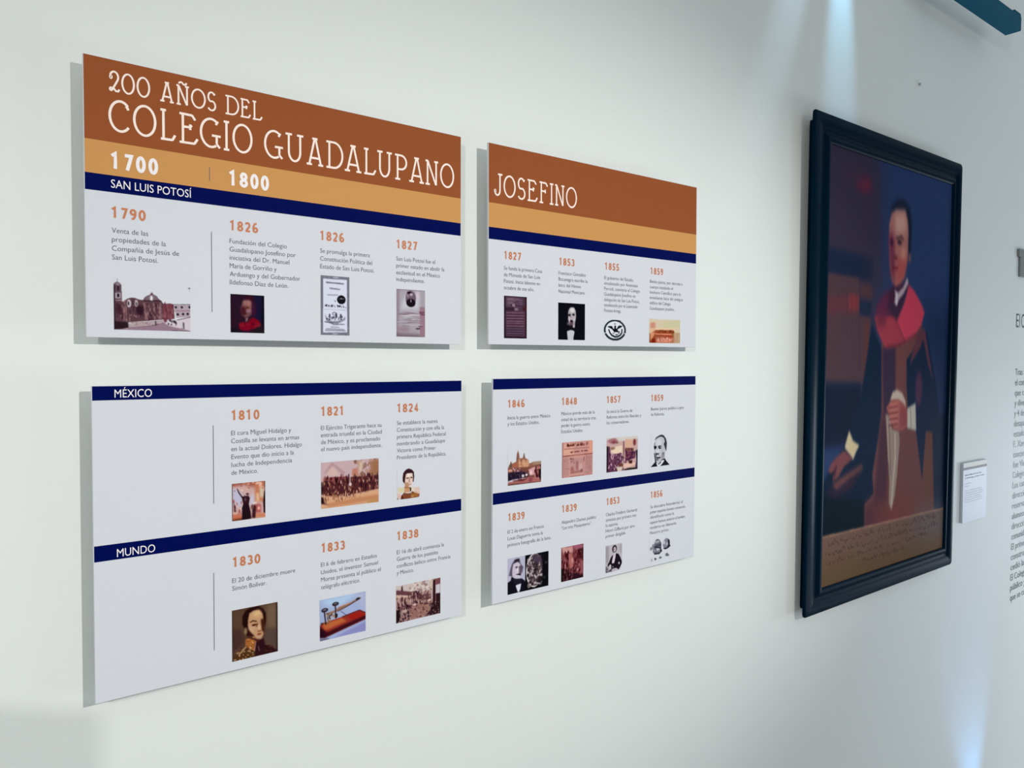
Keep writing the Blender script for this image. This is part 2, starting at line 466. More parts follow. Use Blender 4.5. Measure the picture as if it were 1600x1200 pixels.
# ------------------------------------------------------------------ what is printed on the four panels (mm on each panel)
PRINTS = {
 'UL': dict(bands=[('brown', 0, 144.1), ('orange', 144.1, 201.8), ('navy', 201.7, 231.2)],
  lines=[(209.5, 161.4, 186.9), (212.1, 282.2, 433.6)],
  title=[(20.2, 55.2, [('2', 40.4, 57.6), ('0', 59.4, 81.8), ('0', 84.1, 107.0), ('A', 122.6, 147.8), ('Ñ', 150.6, 174.5), ('O', 176.9, 203.8), ('S', 205.0, 223.3), ('D', 239.0, 266.0), ('E', 267.3, 288.4), ('L', 290.5, 311.2)]), (69.6, 124.1, [('C', 38.4, 75.4), ('O', 77.6, 117.1), ('L', 121.8, 149.8), ('E', 154.5, 189.5), ('G', 192.0, 231.9), ('I', 234.4, 248.5), ('O', 252.4, 291.7), ('G', 313.8, 353.8), ('U', 356.6, 396.6), ('A', 400.9, 439.4), ('D', 443.9, 483.6), ('A', 485.1, 526.2), ('L', 529.4, 560.3), ('U', 561.9, 600.3), ('P', 605.4, 638.0), ('A', 641.5, 682.2), ('N', 684.0, 720.4), ('O', 724.1, 763.4)])],
  texts=[
   ('w', 39.6, 189.6, 27.2, [('1700', 80.2, 0)]),
   ('w', 244.0, 189.6, 28.5, [('1800', 80.5, 0)]),
   ('h', 41.4, 223.2, 13.8, [('SAN LUIS POTOSÍ', 134.9, 0)]),
   ('y', 40.5, 275.3, 17.3, [('1790', 57.5, 0)]),
   ('c', 41.8, 301.8, 0, [('Venta de las', 59.2, 0.0), ('propiedades de la', 89.1, 15.6), ('Compañía de Jesús de', 111.8, 31.3), ('San Luis Potosí.', 75.4, 46.9)]),
   ('y', 245.5, 275.2, 18.2, [('1826', 56.7, 0)]),
   ('c', 245.8, 300.3, 0, [('Fundación del Colegio', 113.7, 0.0), ('Guadalupano Josefino por', 132.4, 15.7), ('iniciativa del Dr. Manuel', 118.9, 31.5), ('María de Gorriño y', 92.3, 47.2), ('Arduengo y del Gobernador', 141.5, 62.9), ('Ildefonso Díaz de León.', 116.5, 78.7)]),
   ('y', 429.7, 275.5, 19.0, [('1826', 55.9, 0)]),
   ('c', 431.0, 301.8, 0, [('Se promulga la primera', 114.0, 0.0), ('Constitución Política del', 119.5, 16.1), ('Estado de San Luis Potosí.', 124.7, 32.2)]),
   ('y', 609.6, 275.8, 17.3, [('1827', 54.7, 0)]),
   ('c', 610.2, 302.8, 0, [('San Luis Potosí fue el', 101.1, 0.0), ('primer estado en abolir la', 126.3, 15.2), ('esclavitud en el México', 114.0, 30.4), ('independiente.', 72.9, 45.6)]),
  ],
  pics=[
   ('sepia printed photograph of a domed church with a bell tower',(43.6, 381.6, 172.7, 471.6),(216, 219, 225),[
    ('p',(95,70,80),3,[-2,136,12,97,47,63,78,85,99,122,98,242,105,253,102,396,109,417,108,979,3,993]),
    ('p',(172,158,165),4,[19,282,91,276,93,386,18,391]),
    ('e',(140,125,135),4,[57,109,29,30]),
    ('p',(30,20,30),3,[49,154,71,152,71,234,48,236]),
    ('p',(28,18,28),3,[45,296,72,294,72,365,45,367]),
    ('l',(70,60,70),0,[2,48,-5,48,66]),
    ('l',(190,170,175),3,[8,22,429,105,423]),
    ('p',(92,60,70),3,[22,435,116,450,144,426,165,391,214,363,264,362,314,391,371,398,393,341,429,305,462,285,484,227,502,276,546,307,580,372,613,404,628,459,718,442,771,456,782,747,650,765,185,849,4,851]),
    ('l',(60,50,60),0,[2,235,314,235,375]),
    ('s',[(60,30,42),(125,88,95),(150,110,112),(75,45,55)],6,[25,445,763,783,150,11,37,3]),
    ('p',(120,60,70),5,[628,465,718,444,767,459,774,748,635,766]),
    ('s',[(100,48,60),(140,85,95)],6,[639,481,763,737,24,10,54,5]),
    ('e',(205,195,200),5,[193,478,27,78]),
    ('e',(40,25,35),4,[187,478,10,41]),
    ('e',(200,190,195),5,[285,471,20,72]),
    ('e',(60,40,50),4,[285,477,8,37]),
    ('p',(120,100,112),4,[393,397,400,340,433,306,466,288,502,282,546,309,576,378]),
    ('e',(235,228,232),6,[479,357,19,54]),
    ('l',(45,25,40),4,[11,386,414,598,399]),
    ('l',(180,140,140),6,[11,386,453,403,777]),
    ('l',(170,130,135),8,[16,594,450,598,756]),
    ('l',(165,120,120),6,[11,122,548,132,812]),
    ('l',(185,140,135),5,[8,157,546,160,833]),
    ('l',(170,150,145),4,[7,198,699,199,831]),
    ('e',(45,20,32),14,[328,602,51,98]),
    ('e',(60,28,38),14,[67,596,32,98]),
    ('p',(178,160,170),2,[774,472,998,450,998,702,805,726]),
    ('l',(60,50,60),3,[7,767,459,998,444]),
    ('l',(140,105,118),4,[10,774,589,998,572]),
    ('e',(35,25,38),3,[800,514,16,26]),
    ('e',(35,25,38),3,[881,509,16,26]),
    ('e',(35,25,38),3,[986,500,16,26]),
    ('e',(35,25,38),3,[825,656,16,26]),
    ('e',(35,25,38),3,[897,647,16,26]),
    ('e',(35,25,38),3,[959,640,16,26]),
    ('p',(212,200,208),3,[185,849,635,772,816,769,998,702,998,1000,428,995,0,1000]),
    ('p',(178,158,162),4,[189,859,516,797,635,777,635,840,429,911,186,956]),
    ('s',[(150,125,130),(200,185,188)],4,[199,831,627,892,40,16,10,8]),
    ('p',(42,25,32),5,[4,829,181,846,186,954,94,985,3,993]),
    ('l',(38,25,35),4,[16,11,141,12,988]),
    ('p',(150,122,138),5,[94,985,429,920,650,843,710,894,1000,987,1000,1000,0,1000]),
    ('l',(95,60,75),4,[8,185,957,443,912,650,836]),
    ('e',(110,50,65),6,[659,779,21,49]),
    ('l',(60,40,52),4,[17,530,816,530,884]),
    ('s',[(90,70,85),(60,45,55)],4,[680,764,801,885,16,10,24,2]),
    ('l',(62,58,70),4,[17,901,823,904,936]),
    ('l',(80,70,80),3,[5,870,934,916,938]),
    ('l',(95,75,90),4,[10,816,769,998,702]),
    ('l',(50,40,50),3,[8,748,990,1000,997]),
    ('e',(110,110,120),5,[986,116,16,19]),
    ('e',(160,160,170),4,[990,174,8,8]),
   ]),
   ('small dark printed portrait of a man in a red cape',(246.7, 397.4, 312.8, 471.5),(38, 14, 34),[
    ('p',(20,16,48),30,[691,-22,1027,-38,1010,1023,681,599]),
    ('p',(10,6,24),14,[923,-33,1027,-38,1010,1023,906,1024]),
    ('l',(14,5,20),14,[37,0,6,1000,7]),
    ('e',(52,10,28),25,[561,153,138,121]),
    ('e',(60,15,45),30,[672,374,75,198]),
    ('p',(130,85,85),18,[372,172,485,145,599,163,616,308,607,489,555,558,428,595,341,542,306,354]),
    ('e',(165,110,105),25,[528,222,75,66]),
    ('e',(150,105,100),20,[421,204,56,55]),
    ('p',(70,20,32),25,[295,309,445,326,455,449,429,551,303,554]),
    ('e',(85,35,5),12,[492,342,45,28]),
    ('e',(150,105,125),18,[531,424,56,44]),
    ('e',(95,60,75),20,[543,502,63,33]),
    ('e',(60,25,40),14,[429,506,50,24]),
    ('p',(135,95,100),10,[434,606,516,593,496,672,445,729]),
    ('p',(122,0,28),14,[275,789,338,754,439,718,502,728,566,636,682,588,847,674,897,797,677,870,498,941,323,933,236,868]),
    ('e',(110,28,40),25,[807,788,75,66]),
    ('s',[(95,0,24),(135,10,34)],14,[301,744,805,890,14,63,33,4]),
    ('p',(22,10,26),14,[-12,840,236,901,322,955,422,1010,-12,1017]),
    ('p',(28,18,24),16,[754,857,1013,806,1010,1011,599,1018]),
   ]),
   ('framed title page of a printed document with a black seal',(431.6, 348.2, 496.5, 471.7),(118, 118, 132),[
    ('s',[(95,95,112),(140,138,150)],4,[0,0,990,1000,90,27,13,3]),
    ('p',(218,220,236),3,[94,57,905,53,916,943,84,956]),
    ('l',(110,108,128),5,[42,201,116,785,123]),
    ('l',(125,122,142),6,[42,323,212,654,221]),
    ('l',(140,138,155),5,[31,243,322,583,320]),
    ('e',(90,88,110),5,[496,422,29,9]),
    ('e',(16,14,24),3,[712,394,151,75]),
    ('l',(130,130,145),4,[19,630,385,808,375]),
    ('e',(200,200,215),3,[709,373,23,7]),
    ('s',[(70,68,90),(40,38,58)],3,[141,492,873,526,34,17,12,6]),
    ('l',(150,148,165),3,[9,120,566,882,569]),
    ('e',(120,118,138),4,[466,636,73,31]),
    ('e',(210,212,228),4,[466,638,42,18]),
    ('p',(130,128,146),8,[146,643,249,735,384,761,580,757,758,725,849,675,838,733,579,805,383,809,191,755]),
    ('e',(80,78,98),4,[309,673,31,37]),
    ('e',(70,68,88),4,[534,663,35,46]),
    ('e',(90,88,108),4,[691,669,38,37]),
    ('s',[(90,88,108),(60,58,78)],3,[212,679,758,735,30,23,13,9]),
    ('l',(70,66,88),4,[27,142,775,422,794]),
    ('l',(100,98,118),4,[27,422,818,816,808]),
    ('l',(120,118,138),5,[23,352,862,636,863]),
    ('l',(110,108,128),5,[23,196,893,803,897]),
    ('l',(100,98,118),5,[23,157,919,852,917]),
    ('l',(190,190,205),5,[35,435,29,601,25]),
    ('l',(190,190,205),5,[31,417,975,574,975]),
   ]),
   ('mauve printed document with a small oval portrait',(610.5, 365.5, 684.3, 471.1),(168, 160, 168),[
    ('p',(200,198,208),40,[292,127,795,129,793,424,121,423]),
    ('p',(152,135,148),14,[0,10,106,6,92,999,0,1000]),
    ('p',(215,195,208),25,[661,43,796,38,794,210,693,143]),
    ('p',(150,118,130),10,[814,362,1002,356,1000,1000,809,1003]),
    ('p',(120,105,112),25,[2,913,809,940,809,998,0,1000]),
    ('e',(150,128,138),30,[262,836,200,60]),
    ('s',[(140,118,132),(185,178,188),(130,112,124)],8,[104,444,807,773,26,183,8,5]),
    ('s',[(115,72,88),(160,125,138)],8,[818,443,1000,979,14,83,14,4]),
    ('s',[(205,195,205)],8,[285,519,791,691,8,133,10,7]),
    ('l',(110,95,105),5,[16,0,8,1000,8]),
    ('l',(110,60,75),8,[43,809,474,1002,471]),
    ('l',(60,30,42),6,[36,686,823,807,815]),
    ('e',(110,92,108),5,[494,190,180,165]),
    ('e',(22,10,20),6,[498,280,160,88]),
    ('e',(28,14,24),6,[451,71,86,30]),
    ('e',(190,170,185),6,[509,104,53,30]),
    ('e',(150,130,145),8,[392,134,40,30]),
    ('e',(150,140,150),4,[499,240,20,32]),
   ]),
  ]),
 'LL': dict(bands=[('navy', 0, 25.8), ('navy', 281.6, 309.8)],
  lines=[(205.5, 78.8, 229.0), (204.4, 361.8, 511.9)],
  title=[],
  texts=[
   ('h', 36.1, 21.3, 14.7, [('MÉXICO', 61.5, 0)]),
   ('y', 239.0, 70.5, 18.0, [('1810', 56.4, 0)]),
   ('c', 239.4, 99.9, 0, [('El cura Miguel Hidalgo y', 120.3, 0.0), ('Costilla se levanta en armas', 137.1, 15.4), ('en la actual Dolores. Hidalgo', 142.9, 30.8), ('Evento que dio inicio a la', 125.9, 46.2), ('lucha de Independencia', 121.8, 61.6), ('de México.', 51.4, 77.0)]),
   ('y', 423.7, 69.8, 17.2, [('1821', 54.1, 0)]),
   ('c', 424.2, 99.6, 0, [('El Ejército Trigarante hace su', 141.6, 0.0), ('entrada triunfal en la Ciudad', 142.3, 14.8), ('de México, y es proclamado', 138.1, 29.6), ('el nuevo país independiente.', 142.2, 44.4)]),
   ('y', 603.9, 69.3, 17.8, [('1824', 57.3, 0)]),
   ('c', 604.6, 97.5, 0, [('Se establece la nueva', 107.0, 0.0), ('Constitución y con ella la', 125.0, 15.5), ('primera República Federal', 129.2, 30.9), ('nombrando a Guadalupe', 127.3, 46.4), ('Victoria como Primer', 102.0, 61.9), ('Presidente de la República.', 130.7, 77.4)]),
   ('h', 37.0, 305.6, 14.0, [('MUNDO', 63.4, 0)]),
   ('y', 239.4, 357.2, 18.6, [('1830', 56.1, 0)]),
   ('c', 239.3, 388.3, 0, [('El 20 de diciembre muere', 127.4, 0.0), ('Simón Bolívar.', 67.8, 15.2)]),
   ('y', 423.3, 356.8, 18.1, [('1833', 55.5, 0)]),
   ('c', 423.2, 386.7, 0, [('El 6 de febrero en Estados', 130.7, 0.0), ('Unidos, el inventor Samuel', 133.4, 15.9), ('Morse presenta al público el', 140.2, 31.7), ('telégrafo eléctrico.', 90.0, 47.6)]),
   ('y', 603.3, 356.4, 18.5, [('1838', 57.5, 0)]),
   ('c', 604.0, 388.0, 0, [('El 16 de abril comienza la', 125.7, 0.0), ('Guerra de los pasteles', 109.2, 15.4), ('conflicto bélico entre Francia', 143.9, 30.9), ('y México.', 43.9, 46.3)]),
  ],
  pics=[
   ('reddish printed engraving of a standing man with one arm raised',(239.8, 194.3, 305.5, 267.3),(205, 168, 162),[
    ('p',(190,188,212),35,[16,122,172,146,349,369,322,643,33,615]),
    ('p',(200,195,212),30,[514,430,669,280,667,583,512,707]),
    ('p',(165,95,80),30,[0,0,1000,0,999,191,567,132,337,56,60,91]),
    ('p',(196,120,88),25,[671,12,958,23,954,562,693,539]),
    ('p',(225,180,140),16,[721,308,799,315,823,539,719,529]),
    ('p',(210,190,165),20,[826,153,957,164,955,445,824,434]),
    ('s',[(150,80,60),(225,165,140),(185,110,85),(235,190,170)],12,[10,-39,956,211,34,43,25,2]),
    ('s',[(160,85,80),(230,190,180)],12,[21,477,308,918,26,25,45,5]),
    ('p',(180,90,85),20,[680,584,862,624,860,857,679,839]),
    ('e',(245,190,170),14,[796,723,35,45]),
    ('p',(205,130,95),16,[679,851,997,871,996,988,678,979]),
    ('p',(200,110,85),18,[19,808,295,836,295,997,19,985]),
    ('p',(120,60,30),14,[31,946,295,928,536,976,282,1001,31,998]),
    ('p',(48,18,28),6,[141,132,172,146,235,267,310,365,514,383,533,431,500,590,550,780,575,980,295,991,296,664,335,575,298,410,197,263]),
    ('p',(30,14,22),14,[335,575,487,589,549,977,307,986]),
    ('e',(60,30,40),8,[425,352,64,41]),
    ('e',(225,200,205),8,[425,331,56,25]),
    ('e',(70,35,35),8,[457,314,48,25]),
    ('e',(95,70,80),12,[399,454,33,45]),
    ('p',(60,25,32),12,[602,693,667,606,718,681,691,980,588,969]),
    ('e',(120,70,60),10,[602,670,43,68]),
    ('e',(235,215,210),12,[680,572,76,22]),
    ('p',(35,8,15),10,[962,282,1006,262,1001,871,945,866,927,572]),
    ('l',(45,20,25),6,[23,991,2,989,284]),
    ('l',(95,60,60),8,[23,16,7,19,991]),
    ('l',(140,90,80),5,[17,0,6,338,3]),
    ('p',(70,30,35),12,[58,503,108,623,120,761,70,756]),
   ]),
   ('brown printed painting of a cavalry parade through a city',(424.0, 167.9, 558.5, 264.7),(205, 165, 158),[
    ('p',(200,170,175),10,[0,0,1000,0,1000,426,-1,358]),
    ('p',(175,140,140),14,[182,17,416,270,363,287,195,79,79,256,63,232]),
    ('p',(215,180,170),16,[195,102,302,314,71,299]),
    ('s',[(150,110,95),(185,140,125),(130,90,70)],12,[532,21,1000,391,50,26,44,4]),
    ('p',(160,110,80),25,[869,41,1000,18,1000,403,776,366,832,268]),
    ('p',(214,190,170),20,[649,32,722,33,703,278,640,248]),
    ('p',(192,125,105),12,[532,203,622,189,639,351,531,351]),
    ('p',(150,78,80),10,[45,330,487,357,487,459,45,418]),
    ('p',(125,55,60),6,[181,340,434,351,434,379,181,367]),
    ('p',(78,34,36),10,[45,407,259,421,505,370,685,379,1000,380,1000,695,685,735,415,768,53,740,11,646]),
    ('s',[(45,12,22),(110,52,50),(38,10,18),(140,80,70),(60,30,45)],5,[29,317,991,799,190,11,46,7]),
    ('s',[(215,160,140),(200,150,110),(230,190,175)],5,[54,430,981,775,44,8,35,11]),
    ('p',(216,165,128),14,[1,711,415,790,1000,695,1000,1000,0,1000]),
    ('s',[(230,180,145),(160,105,75),(120,60,45)],6,[53,707,684,885,60,8,39,3]),
    ('p',(196,132,92),22,[155,888,594,838,1000,824,1000,930,327,970,69,975]),
    ('p',(40,15,22),10,[-2,732,44,761,61,885,146,931,2,888]),
    ('e',(230,210,215),6,[494,528,23,39]),
    ('l',(225,190,185),6,[17,491,346,491,505]),
    ('p',(50,30,32),12,[-1,424,28,427,28,692,-2,688]),
    ('p',(190,140,90),12,[794,924,1000,894,1000,994,794,993]),
   ]),
   ('cut-out printed bust of a young officer in a high collar',(604.9, 196.8, 663.9, 265.4),(216, 219, 225),[
    ('p',(216,208,170),14,[37,607,296,610,304,786,35,769]),
    ('p',(220,195,180),14,[698,648,983,653,1000,843,731,826]),
    ('p',(52,22,30),5,[240,294,266,147,366,54,500,12,650,65,733,151,741,313,715,474,665,446,666,172,432,170,382,278,364,452,314,486,247,420]),
    ('p',(232,205,190),6,[382,191,533,170,666,190,686,322,674,471,623,581,531,625,397,579,330,487,357,314]),
    ('p',(190,140,110),12,[331,450,498,473,497,623,330,612]),
    ('e',(245,225,215),12,[516,237,83,55]),
    ('e',(60,35,30),6,[619,318,46,22]),
    ('e',(95,60,45),7,[448,326,56,20]),
    ('l',(120,70,50),6,[23,524,300,531,462]),
    ('l',(90,50,30),5,[16,498,560,598,517]),
    ('e',(75,50,30),4,[649,320,16,17]),
    ('p',(205,150,115),8,[321,612,531,637,564,790,304,786]),
    ('p',(50,35,20),6,[531,637,614,643,614,756,572,778]),
    ('p',(232,215,190),8,[623,593,690,622,731,776,631,794]),
    ('p',(150,105,60),6,[313,599,598,629,573,659,321,637]),
    ('p',(128,70,48),6,[160,991,177,879,295,786,446,820,597,817,664,759,765,828,983,892,950,978,361,1004]),
    ('p',(80,30,20),8,[160,997,186,892,236,870,277,999]),
    ('p',(160,105,50),12,[597,842,832,857,933,914,916,963,597,956]),
    ('e',(190,140,90),10,[664,935,66,27]),
    ('p',(225,180,170),14,[18,794,161,815,160,966,17,982]),
    ('e',(120,100,95),8,[17,970,33,32]),
    ('l',(205,130,60),5,[20,765,803,983,867]),
   ]),
   ('dark brown printed portrait of an officer with gold embroidered collar',(238.3, 442.3, 329.6, 543.2),(88, 62, 46),[
    ('p',(70,45,40),35,[0,351,236,442,274,680,0,806]),
    ('p',(112,88,68),40,[736,23,987,19,987,541,749,495]),
    ('p',(85,66,58),35,[697,485,987,541,960,891,749,800]),
    ('p',(32,8,8),10,[224,302,224,164,286,60,388,20,567,11,671,82,736,187,736,328,710,441,671,386,619,166,388,125,337,254,350,418,388,564,324,563,274,427]),
    ('p',(196,150,112),9,[352,234,375,122,464,86,580,89,658,173,684,318,690,460,671,597,619,680,515,659,413,581,362,455,343,348]),
    ('e',(218,180,125),25,[541,152,89,56]),
    ('e',(205,165,130),25,[426,444,57,68]),
    ('p',(60,25,12),14,[619,283,703,275,703,556,645,522,625,401]),
    ('l',(62,28,12),6,[25,394,299,451,281,528,307]),
    ('e',(70,32,14),7,[477,367,61,18]),
    ('e',(40,14,8),4,[474,372,25,15]),
    ('l',(90,45,20),8,[23,548,351,528,406]),
    ('e',(215,175,135),10,[590,441,28,56]),
    ('e',(130,75,45),7,[586,510,43,15]),
    ('e',(140,65,45),7,[586,569,51,20]),
    ('e',(190,150,125),10,[580,626,51,25]),
    ('p',(52,18,14),10,[337,416,400,497,490,596,400,590,324,529]),
    ('p',(75,30,30),12,[337,566,567,670,645,685,671,761,337,647]),
    ('e',(150,120,85),12,[293,453,30,68]),
    ('p',(168,100,48),8,[286,613,362,606,503,680,490,840,464,881,362,825,286,752]),
    ('s',[(205,140,75),(130,65,25),(220,165,100)],4,[293,603,490,863,24,15,13,3]),
    ('p',(46,16,24),8,[567,705,684,670,723,842,697,977,490,991,490,724]),
    ('l',(175,135,115),5,[17,509,705,477,884]),
    ('l',(150,115,95),4,[11,561,808,586,895]),
    ('p',(78,48,24),8,[0,920,286,752,477,884,477,989,0,1000]),
    ('s',[(165,120,75),(50,22,12),(190,150,105),(110,65,30)],4,[25,743,464,1044,60,17,13,5]),
    ('l',(205,165,125),7,[25,149,884,299,766]),
    ('p',(50,18,20),9,[697,813,828,852,1000,982,1000,1006,490,997,671,948]),
    ('s',[(110,60,45),(30,10,12)],4,[710,827,973,977,16,17,11,6]),
    ('l',(45,28,28),8,[33,980,18,980,996]),
    ('l',(35,25,25),6,[17,10,11,10,991]),
   ]),
   ('colour printed photograph of a telegraph key on a red wooden base',(419.9, 456.7, 526.4, 543.8),(165, 178, 215),[
    ('p',(178,205,232),40,[17,11,821,-1,479,225,177,193]),
    ('p',(178,182,212),40,[761,12,988,11,988,507,880,321]),
    ('p',(140,140,195),25,[212,1003,1000,752,1000,1000,293,984]),
    ('p',(160,175,205),20,[6,374,97,449,86,603,6,609]),
    ('p',(150,48,38),5,[6,622,51,568,479,516,856,435,1000,537,1000,698,109,937,6,910]),
    ('p',(190,100,55),16,[63,597,479,543,572,645,177,744,97,737]),
    ('p',(160,30,20),16,[596,519,856,475,988,574,952,633,714,667]),
    ('p',(60,12,24),16,[6,884,109,930,1000,691,1000,604,526,713,177,810,6,740]),
    ('p',(40,10,25),14,[6,635,109,766,131,943,6,910]),
    ('l',(80,20,26),6,[16,479,516,856,445,1000,544]),
    ('p',(110,110,135),12,[6,923,177,954,212,996,6,999]),
    ('p',(150,112,92),5,[120,349,327,321,432,254,643,211,797,154,821,199,643,264,479,331,374,358,154,410]),
    ('l',(70,42,48),4,[16,386,361,643,264,797,187]),
    ('l',(200,160,140),4,[14,409,261,631,211]),
    ('p',(50,38,34),4,[773,148,821,122,892,139,856,181,797,197]),
    ('e',(40,32,42),4,[336,171,72,49]),
    ('e',(110,105,112),5,[339,163,39,18]),
    ('e',(45,38,50),4,[109,268,72,52]),
    ('e',(120,115,122),5,[109,258,39,18]),
    ('l',(60,40,42),4,[28,333,204,339,508]),
    ('l',(45,32,38),4,[28,103,319,131,615]),
    ('l',(70,45,42),4,[21,166,361,177,600]),
    ('l',(40,20,18),4,[18,206,410,206,568]),
    ('l',(60,45,55),3,[10,455,378,584,516]),
    ('e',(30,15,20),5,[351,458,30,57]),
    ('s',[(150,110,80),(50,28,25),(200,170,140)],4,[143,381,339,587,30,11,26,8]),
    ('e',(60,48,48),6,[51,581,28,26]),
   ]),
   ('sepia printed engraving of a crowded battle square',(601.9, 460.1, 719.6, 544.1),(165, 130, 125),[
    ('p',(205,190,185),14,[0,-4,767,-2,778,330,499,286,-1,132]),
    ('s',[(175,150,140),(220,205,195),(150,115,115)],12,[304,-40,766,354,40,32,39,3]),
    ('p',(70,35,45),6,[116,57,143,12,158,199,110,186]),
    ('p',(100,62,68),10,[5,108,335,231,455,222,499,312,778,411,777,626,4,237]),
    ('p',(215,180,160),8,[9,239,324,333,324,373,9,317]),
    ('s',[(60,25,35),(205,165,150),(75,40,45)],4,[14,292,609,689,80,12,57,5]),
    ('s',[(50,18,28),(120,75,75),(180,140,130)],5,[390,231,789,629,60,15,28,9]),
    ('p',(150,108,98),16,[302,605,789,602,789,819,653,929,322,955,279,784]),
    ('s',[(95,50,60),(175,130,115)],8,[302,578,743,968,36,28,28,7]),
    ('e',(220,190,185),6,[410,595,37,28]),
    ('e',(225,195,180),6,[738,562,43,28]),
    ('s',[(50,18,32),(90,50,60),(130,90,95),(30,10,22)],5,[23,581,300,1042,80,17,33,2]),
    ('p',(30,14,18),8,[7,642,81,650,80,886,42,999,5,1002]),
    ('l',(140,130,120),6,[21,108,670,107,828]),
    ('p',(190,160,150),10,[135,664,247,682,252,763,134,743]),
    ('p',(45,15,25),6,[823,45,880,19,880,681,823,679]),
    ('p',(205,200,208),7,[891,183,989,167,988,424,891,426]),
    ('p',(120,70,75),8,[886,20,1000,7,1000,169,891,183]),
    ('p',(45,20,28),9,[891,426,1000,427,1000,1000,631,977,766,839,789,643,891,670]),
    ('s',[(100,70,70),(150,120,110),(30,10,15)],4,[654,620,994,998,50,15,20,4]),
    ('l',(205,185,175),8,[24,800,255,798,551]),
    ('p',(215,195,180),12,[767,18,818,17,812,258,767,247]),
   ]),
  ]),
 'UR': dict(bands=[('brown', 0, 143.2), ('orange', 143.2, 201.9), ('navy', 201.9, 230.9)],
  lines=[],
  title=[(71.3, 124.0, [('J', 16.8, 43.3), ('O', 45.5, 83.8), ('S', 87.5, 116.1), ('E', 119.8, 154.7), ('F', 158.6, 190.0), ('I', 193.4, 209.6), ('N', 212.1, 247.1), ('O', 251.1, 290.6)])],
  texts=[
   ('y', 47.1, 275.3, 17.6, [('1827', 54.5, 0)]),
   ('c', 47.0, 301.9, 0, [('Se funda la primera Casa', 123.1, 0.0), ('de Moneda de San Luis', 116.8, 16.0), ('Potosí. Inicia labores en', 115.8, 32.1), ('octubre de ese año.', 96.6, 48.1)]),
   ('y', 227.7, 276.6, 18.3, [('1853', 56.0, 0)]),
   ('c', 226.6, 301.6, 0, [('Francisco González', 96.8, 0.0), ('Bocanegra escribe la', 103.2, 15.8), ('letra del Himno', 79.4, 31.6), ('Nacional Mexicano.', 95.2, 47.4)]),
   ('y', 394.9, 276.4, 18.4, [('1855', 57.3, 0)]),
   ('c', 393.3, 303.0, 0, [('El gobierno del Estado,', 115.9, 0.0), ('encabezado por Anastasio', 133.8, 14.9), ('Parrodi, convierte el Colegio', 142.7, 29.8), ('Guadalupano Josefino en', 124.9, 44.6), ('delegación de San Luis Potosí,', 141.0, 59.5), ('encabezado por el Licenciado', 133.8, 74.4), ('Ponciano Arriaga.', 66.5, 89.3)]),
   ('y', 579.6, 276.1, 19.0, [('1859', 56.7, 0)]),
   ('c', 578.4, 301.5, 0, [('Benito Juárez, por decreto a', 144.9, 0.0), ('cuerpo instalado el', 101.0, 15.5), ('Instituto Científico para la', 137.0, 30.9), ('enseñanza laica del antiguo', 147.0, 46.4), ('edificio del Colegio', 91.4, 61.8), ('Guadalupano Josefino.', 108.9, 77.3)]),
  ],
  pics=[
   ('dark plum printed letter with rows of handwriting',(47.3, 365.7, 119.7, 470.1),(72, 50, 66),[
    ('p',(98,72,92),30,[114,31,806,19,805,243,113,253]),
    ('p',(92,58,74),30,[94,374,861,354,860,711,93,725]),
    ('s',[(50,26,44),(122,96,112)],6,[114,51,843,232,16,149,9,3]),
    ('l',(128,100,116),7,[24,122,399,871,390]),
    ('l',(52,22,40),8,[22,112,432,842,419]),
    ('l',(128,100,116),7,[24,122,464,871,457]),
    ('l',(52,22,40),8,[22,112,497,842,486]),
    ('l',(128,100,116),7,[24,121,530,870,523]),
    ('l',(52,22,40),8,[22,112,562,842,552]),
    ('l',(128,100,116),7,[24,121,595,870,589]),
    ('l',(52,22,40),8,[22,112,628,841,618]),
    ('l',(128,100,116),7,[24,121,642,870,637]),
    ('l',(52,22,40),8,[22,112,675,841,666]),
    ('l',(128,100,116),7,[24,121,709,870,705]),
    ('l',(52,22,40),8,[22,111,741,841,734]),
    ('l',(105,85,105),7,[24,120,771,869,768]),
    ('l',(52,22,40),8,[22,111,804,841,797]),
    ('l',(105,85,105),7,[24,120,826,869,824]),
    ('l',(52,22,40),8,[22,111,859,841,853]),
    ('l',(105,85,105),7,[24,120,882,869,880]),
    ('l',(52,22,40),8,[22,111,914,840,909]),
    ('l',(105,85,105),7,[24,120,937,869,936]),
    ('l',(52,22,40),8,[22,110,969,840,965]),
    ('e',(150,125,140),8,[419,219,71,32]),
    ('e',(55,30,45),5,[317,221,29,28]),
    ('e',(55,30,45),5,[518,216,29,28]),
    ('e',(140,120,130),12,[531,307,93,28]),
    ('l',(50,30,44),14,[112,48,320,391,305]),
    ('p',(38,22,34),8,[0,0,68,-2,74,1002,0,1003]),
    ('p',(55,25,38),8,[920,25,1004,22,1000,1000,916,1001]),
    ('l',(30,20,30),6,[52,0,7,1000,4]),
    ('p',(32,14,28),10,[0,953,1000,954,1000,1000,0,1003]),
    ('p',(70,22,30),12,[814,253,957,249,957,331,814,335]),
   ]),
   ('black printed portrait of a bearded man in white shirt front',(225.5, 374.3, 321.3, 471.0),(4, 4, 16),[
    ('p',(175,168,172),10,[368,220,427,131,501,112,590,120,644,210,661,351,625,494,604,659,537,655,417,609,371,458,366,317]),
    ('e',(215,212,212),14,[517,193,89,64]),
    ('e',(190,185,190),12,[594,430,44,53]),
    ('e',(195,190,195),12,[400,425,32,53]),
    ('e',(205,200,205),6,[574,627,32,36]),
    ('e',(25,14,24),8,[411,325,50,27]),
    ('e',(22,10,20),8,[563,311,47,27]),
    ('l',(30,16,26),6,[14,443,293,444,380]),
    ('e',(185,165,170),10,[489,400,32,53]),
